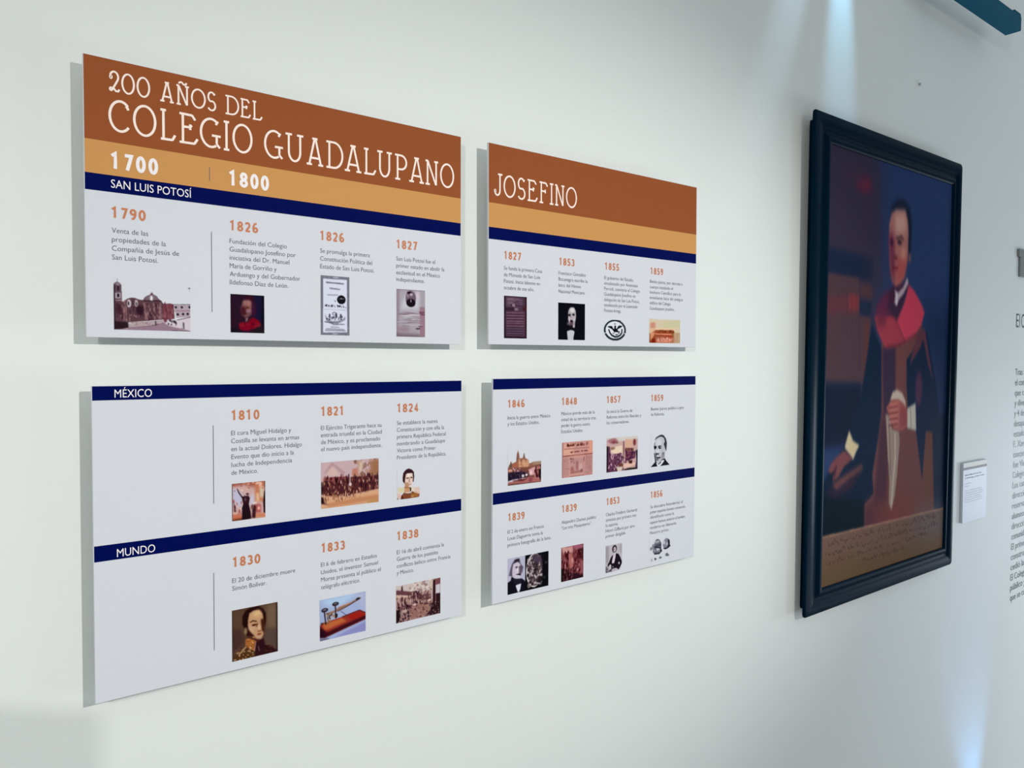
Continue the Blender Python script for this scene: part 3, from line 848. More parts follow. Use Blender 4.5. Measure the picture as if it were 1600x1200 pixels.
    ('p',(35,14,24),6,[430,489,475,444,535,470,558,507,506,552,446,521]),
    ('e',(90,65,78),14,[483,564,74,53]),
    ('e',(30,12,20),10,[477,629,74,30]),
    ('e',(120,105,112),16,[364,556,35,43]),
    ('p',(196,198,206),6,[326,764,448,726,538,732,603,769,563,934,559,1004,358,1003,338,894]),
    ('p',(8,6,16),8,[269,662,627,669,688,745,478,717,299,753]),
   ]),
   ('round black and white eagle emblem',(391.9, 412.7, 480.1, 470.9),(216, 219, 225),[
    ('e',(38,44,48),2,[501,494,490,493]),
    ('e',(222,226,232),2,[501,484,410,400]),
    ('l',(222,226,232),0,[23,12,654,112,626]),
    ('l',(222,226,232),0,[23,904,634,1006,669]),
    ('s',[(70,76,80),(20,22,28)],3,[266,16,730,69,16,28,12,2]),
    ('l',(24,28,40),3,[54,230,490,278,627,361,738,492,804,611,801,730,728,802,612,808,460]),
    ('p',(10,12,20),3,[165,334,266,306,373,309,420,421,468,432,468,318,503,267,545,303,539,417,587,416,629,313,706,260,790,283,862,274,766,359,670,413,611,466,635,528,718,551,706,602,611,592,515,582,468,609,420,522,373,460,266,400,195,365]),
    ('e',(150,156,162),10,[497,204,40,50]),
    ('e',(60,62,75),4,[432,648,40,25]),
    ('e',(50,52,66),5,[575,707,59,32]),
    ('e',(90,92,104),6,[670,641,47,25]),
   ]),
   ('faded orange printed photograph of a courtyard arcade',(577.3, 404.3, 713.6, 474.5),(214, 198, 170),[
    ('p',(212,214,208),30,[-10,-12,1016,-28,1016,54,505,39,198,41]),
    ('p',(206,198,160),30,[401,84,1000,14,1000,369,504,385]),
    ('p',(205,140,118),20,[34,167,188,160,192,395,28,400]),
    ('p',(222,180,140),20,[18,414,197,395,196,566,27,570]),
    ('p',(236,198,160),12,[197,395,832,374,832,456,197,474]),
    ('p',(150,72,40),14,[202,467,778,450,820,986,0,1000,12,661]),
    ('s',[(95,35,5),(120,50,20)],8,[217,480,778,565,12,26,46,2]),
    ('l',(232,140,112),8,[24,196,625,714,632]),
    ('p',(160,60,35),12,[524,678,714,675,714,797,524,799]),
    ('e',(120,30,0),20,[135,895,82,90]),
    ('p',(218,140,118),25,[216,776,821,782,831,973,215,974]),
    ('s',[(235,170,150),(170,100,85)],14,[226,776,820,959,20,26,38,6]),
    ('p',(222,150,110),14,[37,582,186,566,125,737,35,922]),
    ('l',(110,60,40),5,[12,746,566,745,973]),
    ('l',(215,180,130),5,[12,765,566,765,986]),
    ('l',(110,60,40),5,[12,784,565,784,973]),
    ('l',(215,180,130),5,[12,804,565,803,986]),
    ('l',(110,60,40),5,[12,823,564,823,973]),
    ('l',(215,180,130),5,[12,842,564,842,986]),
    ('l',(110,60,40),5,[12,862,564,862,973]),
    ('l',(215,180,130),5,[12,881,563,881,986]),
    ('l',(110,60,40),5,[12,901,563,901,973]),
    ('l',(215,180,130),5,[12,920,562,920,986]),
    ('l',(110,60,40),5,[12,940,562,940,973]),
    ('l',(215,180,130),5,[12,960,561,959,986]),
    ('l',(110,60,40),5,[12,979,561,979,973]),
    ('l',(215,180,130),5,[12,999,560,999,986]),
    ('l',(90,50,35),6,[14,9,583,7,993]),
   ]),
  ]),
 'LR': dict(bands=[('navy', 0, 26.8), ('navy', 282.0, 310.1)],
  lines=[],
  title=[],
  texts=[
   ('y', 45.9, 72.4, 18.2, [('1846', 55.0, 0)]),
   ('c', 45.8, 102.2, 0, [('Inicia la guerra entre México', 140.1, 0.0), ('y los Estados Unidos.', 103.0, 15.2)]),
   ('y', 224.9, 71.9, 17.2, [('1848', 56.0, 0)]),
   ('c', 224.8, 98.9, 0, [('México pierde más de la', 121.6, 0.0), ('mitad de su territorio tras', 125.8, 15.7), ('perder la guerra contra', 103.9, 31.4), ('Estados Unidos.', 78.0, 47.2)]),
   ('y', 391.4, 71.8, 18.1, [('1857', 55.3, 0)]),
   ('c', 392.3, 99.9, 0, [('Se inicia la Guerra de', 102.9, 0.0), ('Reforma entre los liberales y', 140.0, 15.5), ('los conservadores.', 89.0, 30.9)]),
   ('y', 572.5, 72.2, 18.2, [('1859', 55.3, 0)]),
   ('c', 573.5, 99.2, 0, [('Benito Juárez publica Leyes', 146.9, 0.0), ('de Reforma.', 58.4, 16.0)]),
   ('y', 47.6, 356.2, 18.0, [('1839', 54.9, 0)]),
   ('c', 47.5, 387.6, 0, [('El 2 de enero en Francia', 118.5, 0.0), ('Louis Daguerre toma la', 115.0, 16.6), ('primera fotografía de la luna.', 143.6, 33.1)]),
   ('y', 227.7, 356.3, 17.9, [('1839', 54.9, 0)]),
   ('c', 227.5, 386.7, 0, [('Alejandro Dumas publica', 126.8, 0.0), ('“Los tres Mosqueteros”.', 110.4, 15.2)]),
   ('y', 393.4, 355.2, 17.2, [('1853', 52.9, 0)]),
   ('c', 392.1, 386.2, 0, [('Charles Frédéric Gerhardt', 127.0, 0.0), ('sintetiza por primera vez', 122.7, 15.1), ('la aspirina.', 48.0, 30.2), ('Henri Giffard por aire', 116.4, 45.3), ('primer dirigible.', 80.8, 60.4)]),
   ('y', 574.8, 355.3, 17.2, [('1856', 53.4, 0)]),
   ('c', 574.6, 385.7, 0, [('Se descubre Neandertal: el', 145.9, 0.0), ('primer esqueleto humano reconocido,', 159.1, 15.3), ('identificado como la', 105.9, 30.5), ('especie humana anterior al hombre', 156.8, 45.8), ('moderno en Alemania.', 118.7, 61.0), ('Nuestro primo.', 84.0, 76.3)]),
  ],
  pics=[
   ('printed painting of twin-towered cathedral with troops in the square',(47.3, 179.3, 155.7, 267.4),(216, 219, 225),[
    ('p',(150,100,80),5,[3,510,69,387,86,303,124,391,246,336,260,155,295,12,336,160,347,257,436,253,476,104,510,258,606,319,617,428,697,412,743,394,999,391,998,721,2,638]),
    ('p',(205,150,118),12,[313,277,447,297,617,341,628,516,323,503]),
    ('p',(165,98,72),12,[124,391,301,351,301,512,123,498]),
    ('l',(110,70,62),8,[24,291,103,274,317]),
    ('l',(95,85,85),6,[20,482,137,481,267]),
    ('p',(95,80,65),10,[25,469,69,387,113,337,123,498]),
    ('s',[(225,175,135),(150,95,70)],5,[324,299,617,515,24,13,36,3]),
    ('p',(160,135,112),10,[755,395,999,396,999,479,743,470]),
    ('p',(120,70,60),8,[3,510,290,517,628,527,999,479,998,876,1,787]),
    ('p',(225,165,150),12,[13,553,123,541,134,606,13,607]),
    ('s',[(215,180,195),(100,70,95)],5,[134,531,367,647,20,14,23,5]),
    ('p',(34,22,42),9,[123,637,379,637,469,655,605,710,627,777,400,822,122,840,6,873,2,638]),
    ('s',[(50,36,60),(20,10,22),(80,60,80)],6,[13,628,604,863,46,22,19,7]),
    ('e',(222,205,205),7,[446,762,40,42]),
    ('e',(225,205,200),7,[553,744,40,38]),
    ('p',(215,160,158),12,[605,601,697,565,801,529,847,621,777,769,650,768,628,668]),
    ('e',(240,205,205),14,[685,695,38,63]),
    ('s',[(70,18,30),(205,140,130),(45,10,20)],6,[801,508,986,831,34,15,42,9]),
    ('p',(30,5,16),9,[928,627,999,611,998,987,951,982,928,804]),
    ('p',(172,100,98),12,[6,894,288,899,627,821,916,869,974,918,998,998,0,1000]),
    ('p',(90,25,30),14,[122,862,468,850,604,830,468,904,177,899]),
    ('p',(140,70,78),14,[627,832,742,842,719,960,615,951]),
    ('p',(110,75,62),10,[6,947,513,963,986,980,998,1000,0,1000]),
   ]),
   ('salmon printed newspaper front page',(227.7, 170.9, 339.5, 264.9),(206, 150, 140),[
    ('p',(220,165,145),25,[57,43,378,62,374,380,51,380]),
    ('p',(222,152,132),20,[874,13,993,9,993,376,874,379]),
    ('p',(186,138,132),20,[-1,422,218,426,224,966,3,971]),
    ('p',(180,130,126),25,[741,428,993,422,993,982,739,985]),
    ('l',(110,52,42),8,[44,184,107,377,105]),
    ('e',(90,40,34),6,[184,93,31,50]),
    ('e',(92,42,36),6,[618,94,46,47]),
    ('l',(110,55,48),8,[44,481,112,533,111]),
    ('l',(120,62,52),8,[38,664,108,835,107]),
    ('s',[(95,42,36),(215,160,150)],4,[184,50,834,170,30,11,20,2]),
    ('l',(165,105,98),6,[18,67,195,874,207]),
    ('l',(125,70,64),7,[36,284,296,336,295]),
    ('l',(140,82,78),7,[36,408,293,545,294]),
    ('l',(135,78,72),6,[33,623,288,663,287]),
    ('l',(130,72,68),7,[36,728,289,814,290]),
    ('l',(140,78,70),6,[25,0,394,374,391]),
    ('l',(150,88,84),6,[20,400,387,715,391]),
    ('l',(135,70,66),6,[23,728,383,1000,385]),
    ('s',[(165,118,112),(195,150,142)],4,[31,447,211,942,40,51,5,4]),
    ('s',[(165,112,110),(196,145,140)],6,[767,452,980,957,36,10,45,5]),
    ('p',(190,142,138),8,[269,464,714,478,719,913,271,906]),
    ('p',(165,105,100),10,[279,716,358,699,396,841,659,838,646,884,277,901]),
    ('p',(160,102,98),14,[451,545,529,574,515,757,527,851,449,776]),
    ('p',(206,165,158),14,[542,644,661,630,646,826,554,807]),
    ('e',(140,85,80),10,[633,836,38,45]),
    ('l',(120,65,62),5,[25,708,471,707,564]),
    ('s',[(175,120,115),(140,88,85)],8,[269,464,424,635,16,28,18,6]),
    ('l',(150,95,90),4,[12,263,975,719,977]),
    ('l',(165,115,112),8,[28,25,18,18,996]),
   ]),
   ('plum and cream printed engraving of a crowd at a square',(392.9, 169.4, 518.7, 264.7),(200, 165, 160),[
    ('p',(212,204,196),14,[-24,-29,1000,-6,999,93,391,122,291,13,23,64]),
    ('p',(165,110,118),14,[23,86,120,32,267,18,366,133,266,188,131,171]),
    ('e',(135,60,75),12,[229,134,70,38]),
    ('e',(110,90,75),10,[328,155,38,29]),
    ('p',(235,210,185),14,[277,270,492,244,490,481,276,492,117,413]),
    ('e',(150,110,88),12,[191,312,76,38]),
    ('p',(215,170,145),12,[597,69,835,100,834,332,595,332]),
    ('l',(110,60,60),7,[30,538,150,542,532]),
    ('e',(120,50,55),10,[889,187,46,102]),
    ('p',(120,70,60),10,[582,331,860,357,860,455,581,439]),
    ('p',(98,55,80),8,[4,246,106,251,129,483,465,468,515,602,463,835,310,997,6,1001]),
    ('s',[(70,28,58),(150,95,120),(40,12,30),(205,160,175)],5,[21,453,564,1011,110,14,36,3]),
    ('p',(80,32,62),10,[594,440,914,458,913,654,592,727]),
    ('s',[(55,18,45),(150,90,100),(110,50,70)],5,[582,343,912,777,50,16,32,8]),
    ('p',(230,190,170),14,[566,785,912,777,912,850,723,907,513,911]),
    ('p',(70,25,25),10,[697,723,818,708,817,806,723,810]),
    ('p',(110,55,40),12,[362,779,514,780,514,875,412,854]),
    ('p',(45,30,28),9,[500,969,709,930,993,944,1000,1000,643,1007]),
    ('p',(215,200,180),12,[299,856,514,887,462,1001,360,991]),
    ('p',(60,45,60),10,[914,434,1000,414,1000,994,918,949,954,706]),
    ('l',(30,15,25),8,[43,28,259,32,992]),
   ]),
   ('cut-out black and white printed head of a man in a dark coat',(575.2, 171.5, 657.9, 264.5),(216, 219, 225),[
    ('p',(190,190,198),5,[179,317,253,146,399,75,546,27,693,76,767,277,804,500,710,717,617,823,413,890,266,838,194,669,159,470]),
    ('e',(210,208,218),20,[417,240,146,109]),
    ('e',(215,212,220),18,[360,523,110,54]),
    ('p',(52,48,58),6,[180,176,271,81,418,32,546,5,675,42,786,146,841,280,813,544,748,453,674,317,730,231,675,119,546,70,417,82,308,115]),
    ('l',(90,88,100),6,[33,197,253,169,383]),
    ('p',(16,14,24),5,[160,344,288,350,297,410,214,461,169,437]),
    ('p',(20,18,28),6,[383,348,545,355,544,449,406,443]),
    ('e',(190,188,196),5,[499,397,44,15]),
    ('l',(20,18,28),5,[40,259,573,276,684]),
    ('l',(30,26,36),5,[44,268,601,405,604]),
    ('l',(26,22,32),5,[44,285,729,488,728]),
    ('l',(40,36,46),5,[33,285,784,395,789]),
    ('p',(20,18,26),7,[159,557,213,604,267,805,321,907,229,858]),
    ('e',(90,85,95),14,[645,625,55,54]),
    ('p',(150,145,155),16,[506,685,711,606,729,740,580,777]),
    ('p',(16,20,26),4,[-9,999,230,847,284,894,357,987,247,1008]),
    ('p',(16,20,26),5,[487,816,729,762,822,856,991,988,654,992,487,994,654,892,691,816]),
    ('p',(10,12,18),5,[266,849,395,922,543,841,543,886,413,945]),
    ('p',(222,224,232),5,[275,883,413,951,673,815,719,829,579,943,450,1003,357,1003]),
   ]),
   ("black and white printed pair, a man's portrait beside a crater-marked moon",(47.8, 450.6, 182.7, 541.6),(185, 183, 205),[
    ('p',(6,6,12),3,[418,3,1000,0,1000,1000,301,1004,417,717]),
    ('e',(205,198,200),3,[640,465,199,479]),
    ('e',(70,55,62),6,[662,464,190,445]),
    ('s',[(180,165,165),(40,25,32),(120,100,105),(25,15,20),(215,200,200)],5,[479,99,837,921,130,22,37,4]),
    ('p',(75,58,75),25,[612,39,815,95,826,303,634,260]),
    ('l',(215,208,210),5,[17,685,845,769,866,837,831]),
    ('e',(30,22,26),12,[781,766,66,99]),
    ('e',(20,10,14),7,[489,582,31,49]),
    ('l',(220,212,215),6,[15,462,462,523,539,528,617]),
    ('p',(6,6,12),10,[849,115,992,56,992,959,843,948]),
    ('e',(60,60,62),14,[935,314,33,37]),
    ('e',(50,55,55),14,[894,729,26,37]),
    ('p',(92,82,100),8,[31,474,64,307,102,166,172,56,270,53,313,213,374,315,346,447,302,487,117,519]),
    ('p',(205,195,210),7,[134,185,237,133,302,223,324,392,313,566,269,618,182,578,112,493,112,343]),
    ('p',(40,32,48),10,[177,70,270,53,292,133,150,152]),
    ('e',(70,58,72),8,[210,284,26,29]),
    ('e',(80,68,84),8,[302,299,24,34]),
    ('p',(90,75,95),16,[270,266,346,296,335,470,269,492]),
    ('p',(40,28,38),6,[193,481,313,465,313,540,226,501]),
    ('e',(225,218,228),8,[237,372,22,62]),
    ('l',(225,220,230),4,[13,204,521,280,530]),
    ('p',(14,12,24),5,[-1,665,74,621,96,514,193,612,335,621,412,703,417,983,0,1000]),
    ('p',(222,222,235),4,[193,788,247,764,324,757,301,916,263,1001,236,950]),
    ('p',(30,24,40),9,[128,572,346,649,324,757,171,770]),
   ]),
   ('dark red printed picture of a group of standing figures',(227.0, 449.4, 307.6, 541.0),(120, 58, 62),[
    ('p',(205,150,145),25,[9,1,518,6,517,214,93,198]),
    ('p',(160,90,110),20,[536,-4,972,9,972,126,734,158,553,91]),
    ('p',(60,20,24),18,[734,134,1000,129,1000,424,806,424]),
    ('s',[(70,6,18),(165,100,98),(90,25,32),(50,0,10)],6,[24,167,991,778,120,26,59,3]),
    ('p',(175,105,100),12,[321,202,445,217,552,415,533,669,390,650,346,459]),
    ('e',(205,140,130),12,[489,431,42,68]),
    ('p',(170,105,112),9,[152,480,214,488,211,834,141,813]),
    ('p',(150,80,88),14,[843,475,972,491,972,871,879,858]),
    ('p',(40,6,16),16,[21,601,336,689,550,906,991,897,1000,1000,0,1000]),
    ('s',[(85,40,42),(30,4,14),(120,70,75)],6,[38,626,732,1026,40,25,41,5]),
    ('e',(180,130,135),9,[732,731,42,45]),
    ('p',(45,12,32),14,[532,810,806,848,842,948,532,927]),
    ('p',(20,10,12),9,[0,598,64,606,79,977,0,994]),
   ]),
   ('grey printed photograph of a man with hand on hip',(392.7, 469.1, 457.2, 545.1),(190, 182, 190),[
    ('p',(160,154,160),30,[0,18,188,23,192,671,6,654]),
    ('p',(168,162,168),30,[821,56,999,60,996,393,839,284]),
    ('p',(212,212,218),16,[973,742,1013,723,1010,1024,815,971]),
    ('p',(214,215,220),10,[504,1000,815,971,1000,977,1000,1023,310,1017]),
    ('e',(44,26,38),7,[534,173,142,140]),
    ('e',(205,190,198),8,[547,198,75,99]),
    ('e',(80,55,68),6,[524,190,35,18]),
    ('l',(90,70,80),5,[19,533,268,583,272]),
    ('p',(205,200,205),6,[504,313,602,310,592,427,524,420]),
    ('p',(22,10,24),5,[308,471,386,408,465,392,406,574,387,689,504,688,582,520,622,347,779,385,897,525,1013,723,894,886,796,970,660,888,465,882,348,906,328,718,134,851,124,700,211,626]),
    ('p',(220,205,220),6,[465,415,582,426,543,633,484,698,387,677,396,597]),
    ('e',(190,186,192),6,[817,728,47,46]),
    ('p',(200,196,200),8,[211,731,318,706,309,867,212,893]),
    ('p',(110,105,112),10,[-3,746,173,785,193,995,0,1000]),
    ('p',(40,34,42),9,[193,914,407,911,310,983,193,983]),
    ('s',[(60,55,62),(170,168,172)],6,[17,771,620,1011,26,35,16,3]),
   ]),
   ('grey printed drawing of fossil skulls and bone fragments',(572.7, 476.7, 667.2, 545.6),(216, 219, 225),[
    ('e',(110,112,122),6,[376,353,172,292]),
    ('e',(165,165,172),14,[352,159,111,56]),
    ('e',(70,72,84),10,[352,86,74,24]),
    ('e',(70,72,84),20,[401,332,135,67]),
    ('l',(40,42,52),8,[32,512,239,524,455]),
    ('e',(120,124,134),14,[168,337,49,112]),
    ('e',(120,122,134),6,[314,529,160,146]),
    ('e',(195,198,208),12,[388,490,86,56]),
    ('e',(85,88,100),8,[265,492,49,78]),
    ('e',(200,205,212),6,[246,513,22,40]),
    ('l',(40,42,50),8,[49,240,653,449,671,548,594,524,501]),
    ('e',(30,32,44),8,[536,570,49,33]),
    ('l',(20,22,32),7,[32,229,364,499,453]),
    ('e',(110,116,118),14,[82,409,49,67]),
    ('e',(130,132,144),6,[786,327,166,235]),
    ('e',(200,200,208),12,[673,262,49,78]),
    ('e',(170,172,184),14,[811,341,61,67]),
    ('p',(18,18,30),7,[849,161,937,190,943,396,987,457,874,529,723,562,623,497,823,490,874,368]),
    ('p',(50,54,56),6,[233,828,288,833,337,906,251,938]),
    ('p',(90,96,98),8,[486,805,585,871,522,917,436,881]),
    ('p',(100,106,104),8,[748,759,823,714,873,781,943,845,848,883,735,838]),
    ('e',(165,160,165),14,[110,886,32,78]),
   ]),
  ]),
}
PAINTING = [
 ('p',(58,52,72),55,[-52,-8,346,-15,381,542,-38,594]),
 ('p',(30,42,68),6,[-13,230,332,236,321,289,-9,291]),
 ('p',(60,50,70),40,[217,14,349,19,405,338,340,340]),
 ('e',(120,40,62),10,[245,68,63,14]),
 ('e',(68,50,70),14,[174,55,84,15]),
 ('p',(84,62,68),3,[-30,286,225,290,242,510,292,541,244,534,-13,529]),
 ('p',(104,56,66),5,[-22,340,227,326,226,368,-19,380]),
 ('p',(142,58,62),5,[153,328,223,332,226,362,156,367]),
 ('l',(70,52,62),8,[7,17,293,30,524]),
 ('l',(70,52,62),8,[7,47,291,60,524]),
 ('l',(70,52,62),8,[7,78,290,91,524]),
 ('l',(70,52,62),8,[7,109,289,123,524]),
 ('l',(70,52,62),8,[7,141,287,154,525]),
 ('l',(70,52,62),8,[7,173,286,187,525]),
 ('l',(70,52,62),8,[7,205,284,219,525]),
 ('p',(84,58,64),5,[235,298,327,304,325,335,237,331]),
 ('p',(84,60,68),4,[236,374,318,378,292,532,248,531]),
 ('p',(34,46,70),4,[233,341,325,341,318,375,236,374]),
 ('p',(96,58,60),5,[280,388,314,387,292,532,272,532]),
 ('p',(24,34,56),8,[-33,535,258,538,269,678,-23,681]),
 ('p',(18,38,62),5,[330,395,415,456,427,606,369,760,385,840,306,834,301,896,-29,889,-17,767,161,674,256,571]),
 ('p',(14,30,40),8,[-24,781,305,825,311,896,-29,896]),
 ('p',(26,46,80),40,[639,446,797,411,895,548,934,705,1091,729,1052,336,803,343]),
 ('p',(116,70,70),3,[408,440,747,378,730,454,643,495,625,545,653,611,750,667,881,665,903,773,915,896,622,898,311,900,305,828,373,808,359,760,402,668,422,606]),
 ('p',(58,46,68),6,[409,451,524,447,531,592,439,622]),
 ('p',(78,48,62),10,[418,621,491,623,478,847,375,839]),
 ('l',(104,58,66),3,[6,415,456,422,606]),
 ('p',(84,50,64),14,[306,834,456,829,513,890,311,900]),
 ('e',(124,66,62),24,[565,869,210,34]),
 ('p',(110,68,60),8,[797,669,881,665,914,887,814,854]),
 ('p',(18,38,68),3,[619,479,734,428,796,402,909,565,957,680,809,669,785,798,721,671,642,611,625,545]),
 ('p',(100,56,68),4,[730,387,779,403,827,479,869,540,817,496,763,425,730,454,643,495,673,454]),
 ('e',(84,50,78),7,[734,556,31,47]),
 ('p',(22,38,64),5,[867,651,1002,619,1029,905,909,896]),
 ('p',(96,44,72),7,[365,347,424,314,485,307,520,335,524,383,420,393,359,386]),
 ('p',(168,62,76),3,[348,374,418,376,523,370,558,406,604,433,540,444,445,451,408,435,371,409]),
 ('p',(112,46,68),10,[347,368,438,366,441,394,380,401]),
 ('p',(205,66,90),3,[619,287,671,302,743,336,768,356,742,388,681,417,604,435,558,406,518,378,569,349,600,319]),
 ('l',(120,44,62),3,[5,518,378,604,435]),
 ('l',(96,40,58),4,[7,445,449,550,442,704,412]),
 ('p',(62,40,64),5,[494,288,624,282,584,333,529,383,447,350]),
 ('p',(28,36,56),6,[456,139,463,102,509,83,562,77,613,95,634,134,629,213,607,218,581,106,480,113]),
 ('p',(176,112,106),4,[464,118,500,109,576,105,600,129,608,161,607,211,598,238,579,271,548,287,511,297,478,285,459,245,451,202,446,148]),
 ('p',(208,158,142),10,[490,116,576,109,597,157,527,168,494,163]),
 ('p',(120,52,74),9,[442,164,484,170,500,224,506,294,467,273,452,218]),
 ('p',(178,84,82),9,[510,226,607,214,585,271,516,293]),
 ('l',(70,46,62),3,[8,506,177,549,171,566,178]),
 ('e',(44,30,48),4,[534,186,21,6]),
 ('e',(66,34,66),4,[470,190,15,9]),
 ('l',(150,70,78),4,[10,496,179,493,211]),
 ('e',(70,26,42),4,[505,226,18,3]),
 ('e',(214,150,130),8,[569,213,21,11]),
 ('l',(104,36,54),3,[9,481,253,523,251]),
 ('e',(150,66,72),4,[498,262,21,3]),
 ('e',(150,96,92),5,[624,220,10,11]),
 ('p',(186,164,172),3,[501,305,534,312,576,296,607,270,619,284,577,313,541,328,526,344,499,339,508,319]),
 ('l',(226,222,226),2,[7,523,315,520,341]),
 ('p',(70,34,58),6,[449,313,501,308,504,342,456,330]),
 ('p',(206,184,166),3,[488,582,507,561,544,555,588,564,617,584,625,604,562,583,509,582]),
 ('p',(160,140,128),3,[454,614,491,620,509,653,569,661,577,691,562,771,545,827,522,861,499,842,499,784,477,703]),
 ('l',(204,184,164),3,[9,537,666,543,730,527,802,520,847]),
 ('l',(104,84,84),3,[5,482,639,509,768]),
 ('l',(196,172,156),3,[5,471,631,490,735]),
 ('p',(178,98,92),3,[458,600,493,582,551,579,601,590,636,611,640,650,591,660,525,653,497,633,474,610]),
 ('l',(104,46,56),2,[5,479,600,553,597]),
 ('l',(206,124,114),3,[8,488,593,552,591]),
 ('l',(104,46,56),2,[5,480,615,554,612]),
 ('l',(206,124,114),3,[8,490,607,554,605]),
 ('l',(104,46,56),2,[5,481,629,555,627]),
 ('l',(206,124,114),3,[8,491,622,555,620]),
 ('l',(104,46,56),2,[5,482,644,557,641]),
 ('l',(206,124,114),3,[8,492,636,556,635]),
 ('p',(150,74,76),6,[574,593,636,607,640,650,569,655]),
 ('p',(200,192,176),3,[636,604,708,592,720,665,640,655]),
 ('l',(130,120,120),2,[5,664,605,674,658]),
 ('p',(212,194,154),3,[178,646,207,671,255,684,233,698,211,717,172,698,148,685]),
 ('p',(122,72,76),3,[144,691,182,702,206,715,147,730,108,752,73,761,68,751,89,734,54,741,36,733,57,717,96,704]),
 ('l',(64,34,52),3,[5,64,746,93,726]),
 ('l',(60,32,50),3,[5,93,727,77,756]),
 ('p',(116,70,72),5,[61,769,122,755,203,742,274,731,289,742,205,759,97,783]),
 ('p',(66,40,56),7,[35,774,97,786,205,763,280,746,206,782,94,798,36,785]),
 ('p',(120,92,80),1,[-29,883,1041,890,1053,1014,-20,1012]),
 ('p',(112,98,98),30,[677,888,1041,890,1051,996,801,973]),
 ('p',(110,86,62),20,[-25,939,573,960,1049,978,1053,1014,-20,1012]),
 ('l',(186,140,116),2,[5,-8,883,1002,890]),
 ('w',(58,42,46),0,[30,903,965,9,1]),
 ('w',(58,42,46),0,[30,925,960,9,2]),
 ('w',(60,44,46),0,[40,946,900,8,3]),
 ('w',(60,44,46),0,[300,966,640,7,4]),
]
TRACK_X = (2.2, 2.739); TRACK_Z = (2.682, 2.727)
CASTER_X = -0.02; CASTER_Z = 1.353

# ------------------------------------------------------------------ the four panels
STAND = 0.036          # face of the boards in front of the wall (layout metres)
THICK = 0.006
PLACE = {  # centre x, centre z (from eye height), width, height, small rotation in degrees
    'UL': (0.6342, 0.2814, 0.783, 0.486, 0.0),
    'LL': (0.6392, -0.3267, 0.779, 0.561, 0.0),
    'UR': (1.4996, 0.2847, 0.787, 0.486, 0.25),
    'LR': (1.5087, -0.3219, 0.776, 0.557, 0.0),
}
PANEL_LABEL = {
    'UL': 'upper left timeline panel with brown COLEGIO GUADALUPANO heading on white wall',
    'LL': 'lower left timeline panel with navy MÉXICO and MUNDO bands on white wall',
    'UR': 'upper right timeline panel with brown JOSEFINO heading on white wall',
    'LR': 'lower right timeline panel with two blank navy bands, nearest the portrait',
}
BAND_LABEL = {'brown': 'brown printed heading band', 'orange': 'orange printed century band', 'navy': 'navy blue printed band'}

for key, (cx, cz, w, h, rot) in PLACE.items():
    root = empty('timeline_panel', (cx * S, -STAND * S, (EYE + cz) * S), PANEL_LABEL[key], 'panel', 'timeline panels on the wall')
    root.rotation_euler = (0, math.radians(-rot), 0)
    ox, oz = -w / 2 * S, h / 2 * S
    b = box_data(ox, -ox, 0.0, THICK * S, -oz, oz, 0.0006)
    mesh_obj('board', *b, M_BOARD, root, 'white printed board')
    spacers = []
    for sx in (-1, 1):
        for sz in (-1, 1):
            px, pz = sx * (w / 2 - 0.11) * S, sz * (h / 2 - 0.10) * S
            mesh_obj('spacer', *cyl_data((px, THICK * S, pz), (px, STAND * S, pz), 0.012, 20), M_EDGE, root, 'hidden white wall spacer')
    D = PRINTS[key]
    last = 0.0
    bands = sorted(D['bands'], key=lambda q: q[1])
    for i, (c, t, bt) in enumerate(bands):
        t = max(t, last); last = bt
        y = -0.00012
        inset = 0.9
        t2 = max(t, inset)
        v = [(ox + inset / 1000 * S, y, oz - t2 / 1000 * S), (-ox - inset / 1000 * S, y, oz - t2 / 1000 * S),
             (-ox - inset / 1000 * S, y, oz - bt / 1000 * S), (ox + inset / 1000 * S, y, oz - bt / 1000 * S)]
        mesh_obj(c + '_band', v, [[0, 3, 2, 1]], INK[c], root, BAND_LABEL[c])
    for u, t, bt in D['lines']:
        hw = 0.55
        v = [(ox + (u - hw) / 1000 * S, -0.00024, oz - t / 1000 * S), (ox + (u + hw) / 1000 * S, -0.00024, oz - t / 1000 * S),
             (ox + (u + hw) / 1000 * S, -0.00024, oz - bt / 1000 * S), (ox + (u - hw) / 1000 * S, -0.00024, oz - bt / 1000 * S)]
        mesh_obj('divider_line', v, [[0, 3, 2, 1]], INK['line'], root, 'thin grey vertical rule')
    for vt, vb, gl in D['title']:
        word = ''.join(g[0] for g in gl)
        lab = {'200AÑOSDEL': 'cream lettering 200 AÑOS DEL', 'COLEGIOGUADALUPANO': 'cream lettering COLEGIO GUADALUPANO', 'JOSEFINO': 'cream lettering JOSEFINO'}[word]
        heading(vt, vb, gl, 4.3 if vb - vt > 50 else 3.2, root, (ox, oz), 0.0003, lab)
    for style, u, v, cap, lines in D['texts']:
        if style == 'w':
            number('century_lettering', lines[0][0], u, v, lines[0][1], 27.5, 5.9, INK['white'], root, (ox, oz), 0.0003, 'white lettering ' + lines[0][0])
        elif style == 'h':
            text_block('band_lettering', u, v, lines, 14.2, INK['white'], root, 'white lettering ' + lines[0][0], (ox, oz), 0.0003)
        elif style == 'y':
            number('year_lettering', lines[0][0], u, v, lines[0][1], 18.4, 3.6, INK['year'], root, (ox, oz), 0.0003, 'orange printed year ' + lines[0][0])
        else:
            text_block('caption_lettering', u, v, lines, 9.0, INK['grey'], root, 'small grey printed caption', (ox, oz), 0.0003, -0.006)
    for label, rect, bg, ops in D['pics']:
        picture('printed_picture', rect, ops, bg, 1.0, 0.0002, M_PIC, root, label, (ox, oz))

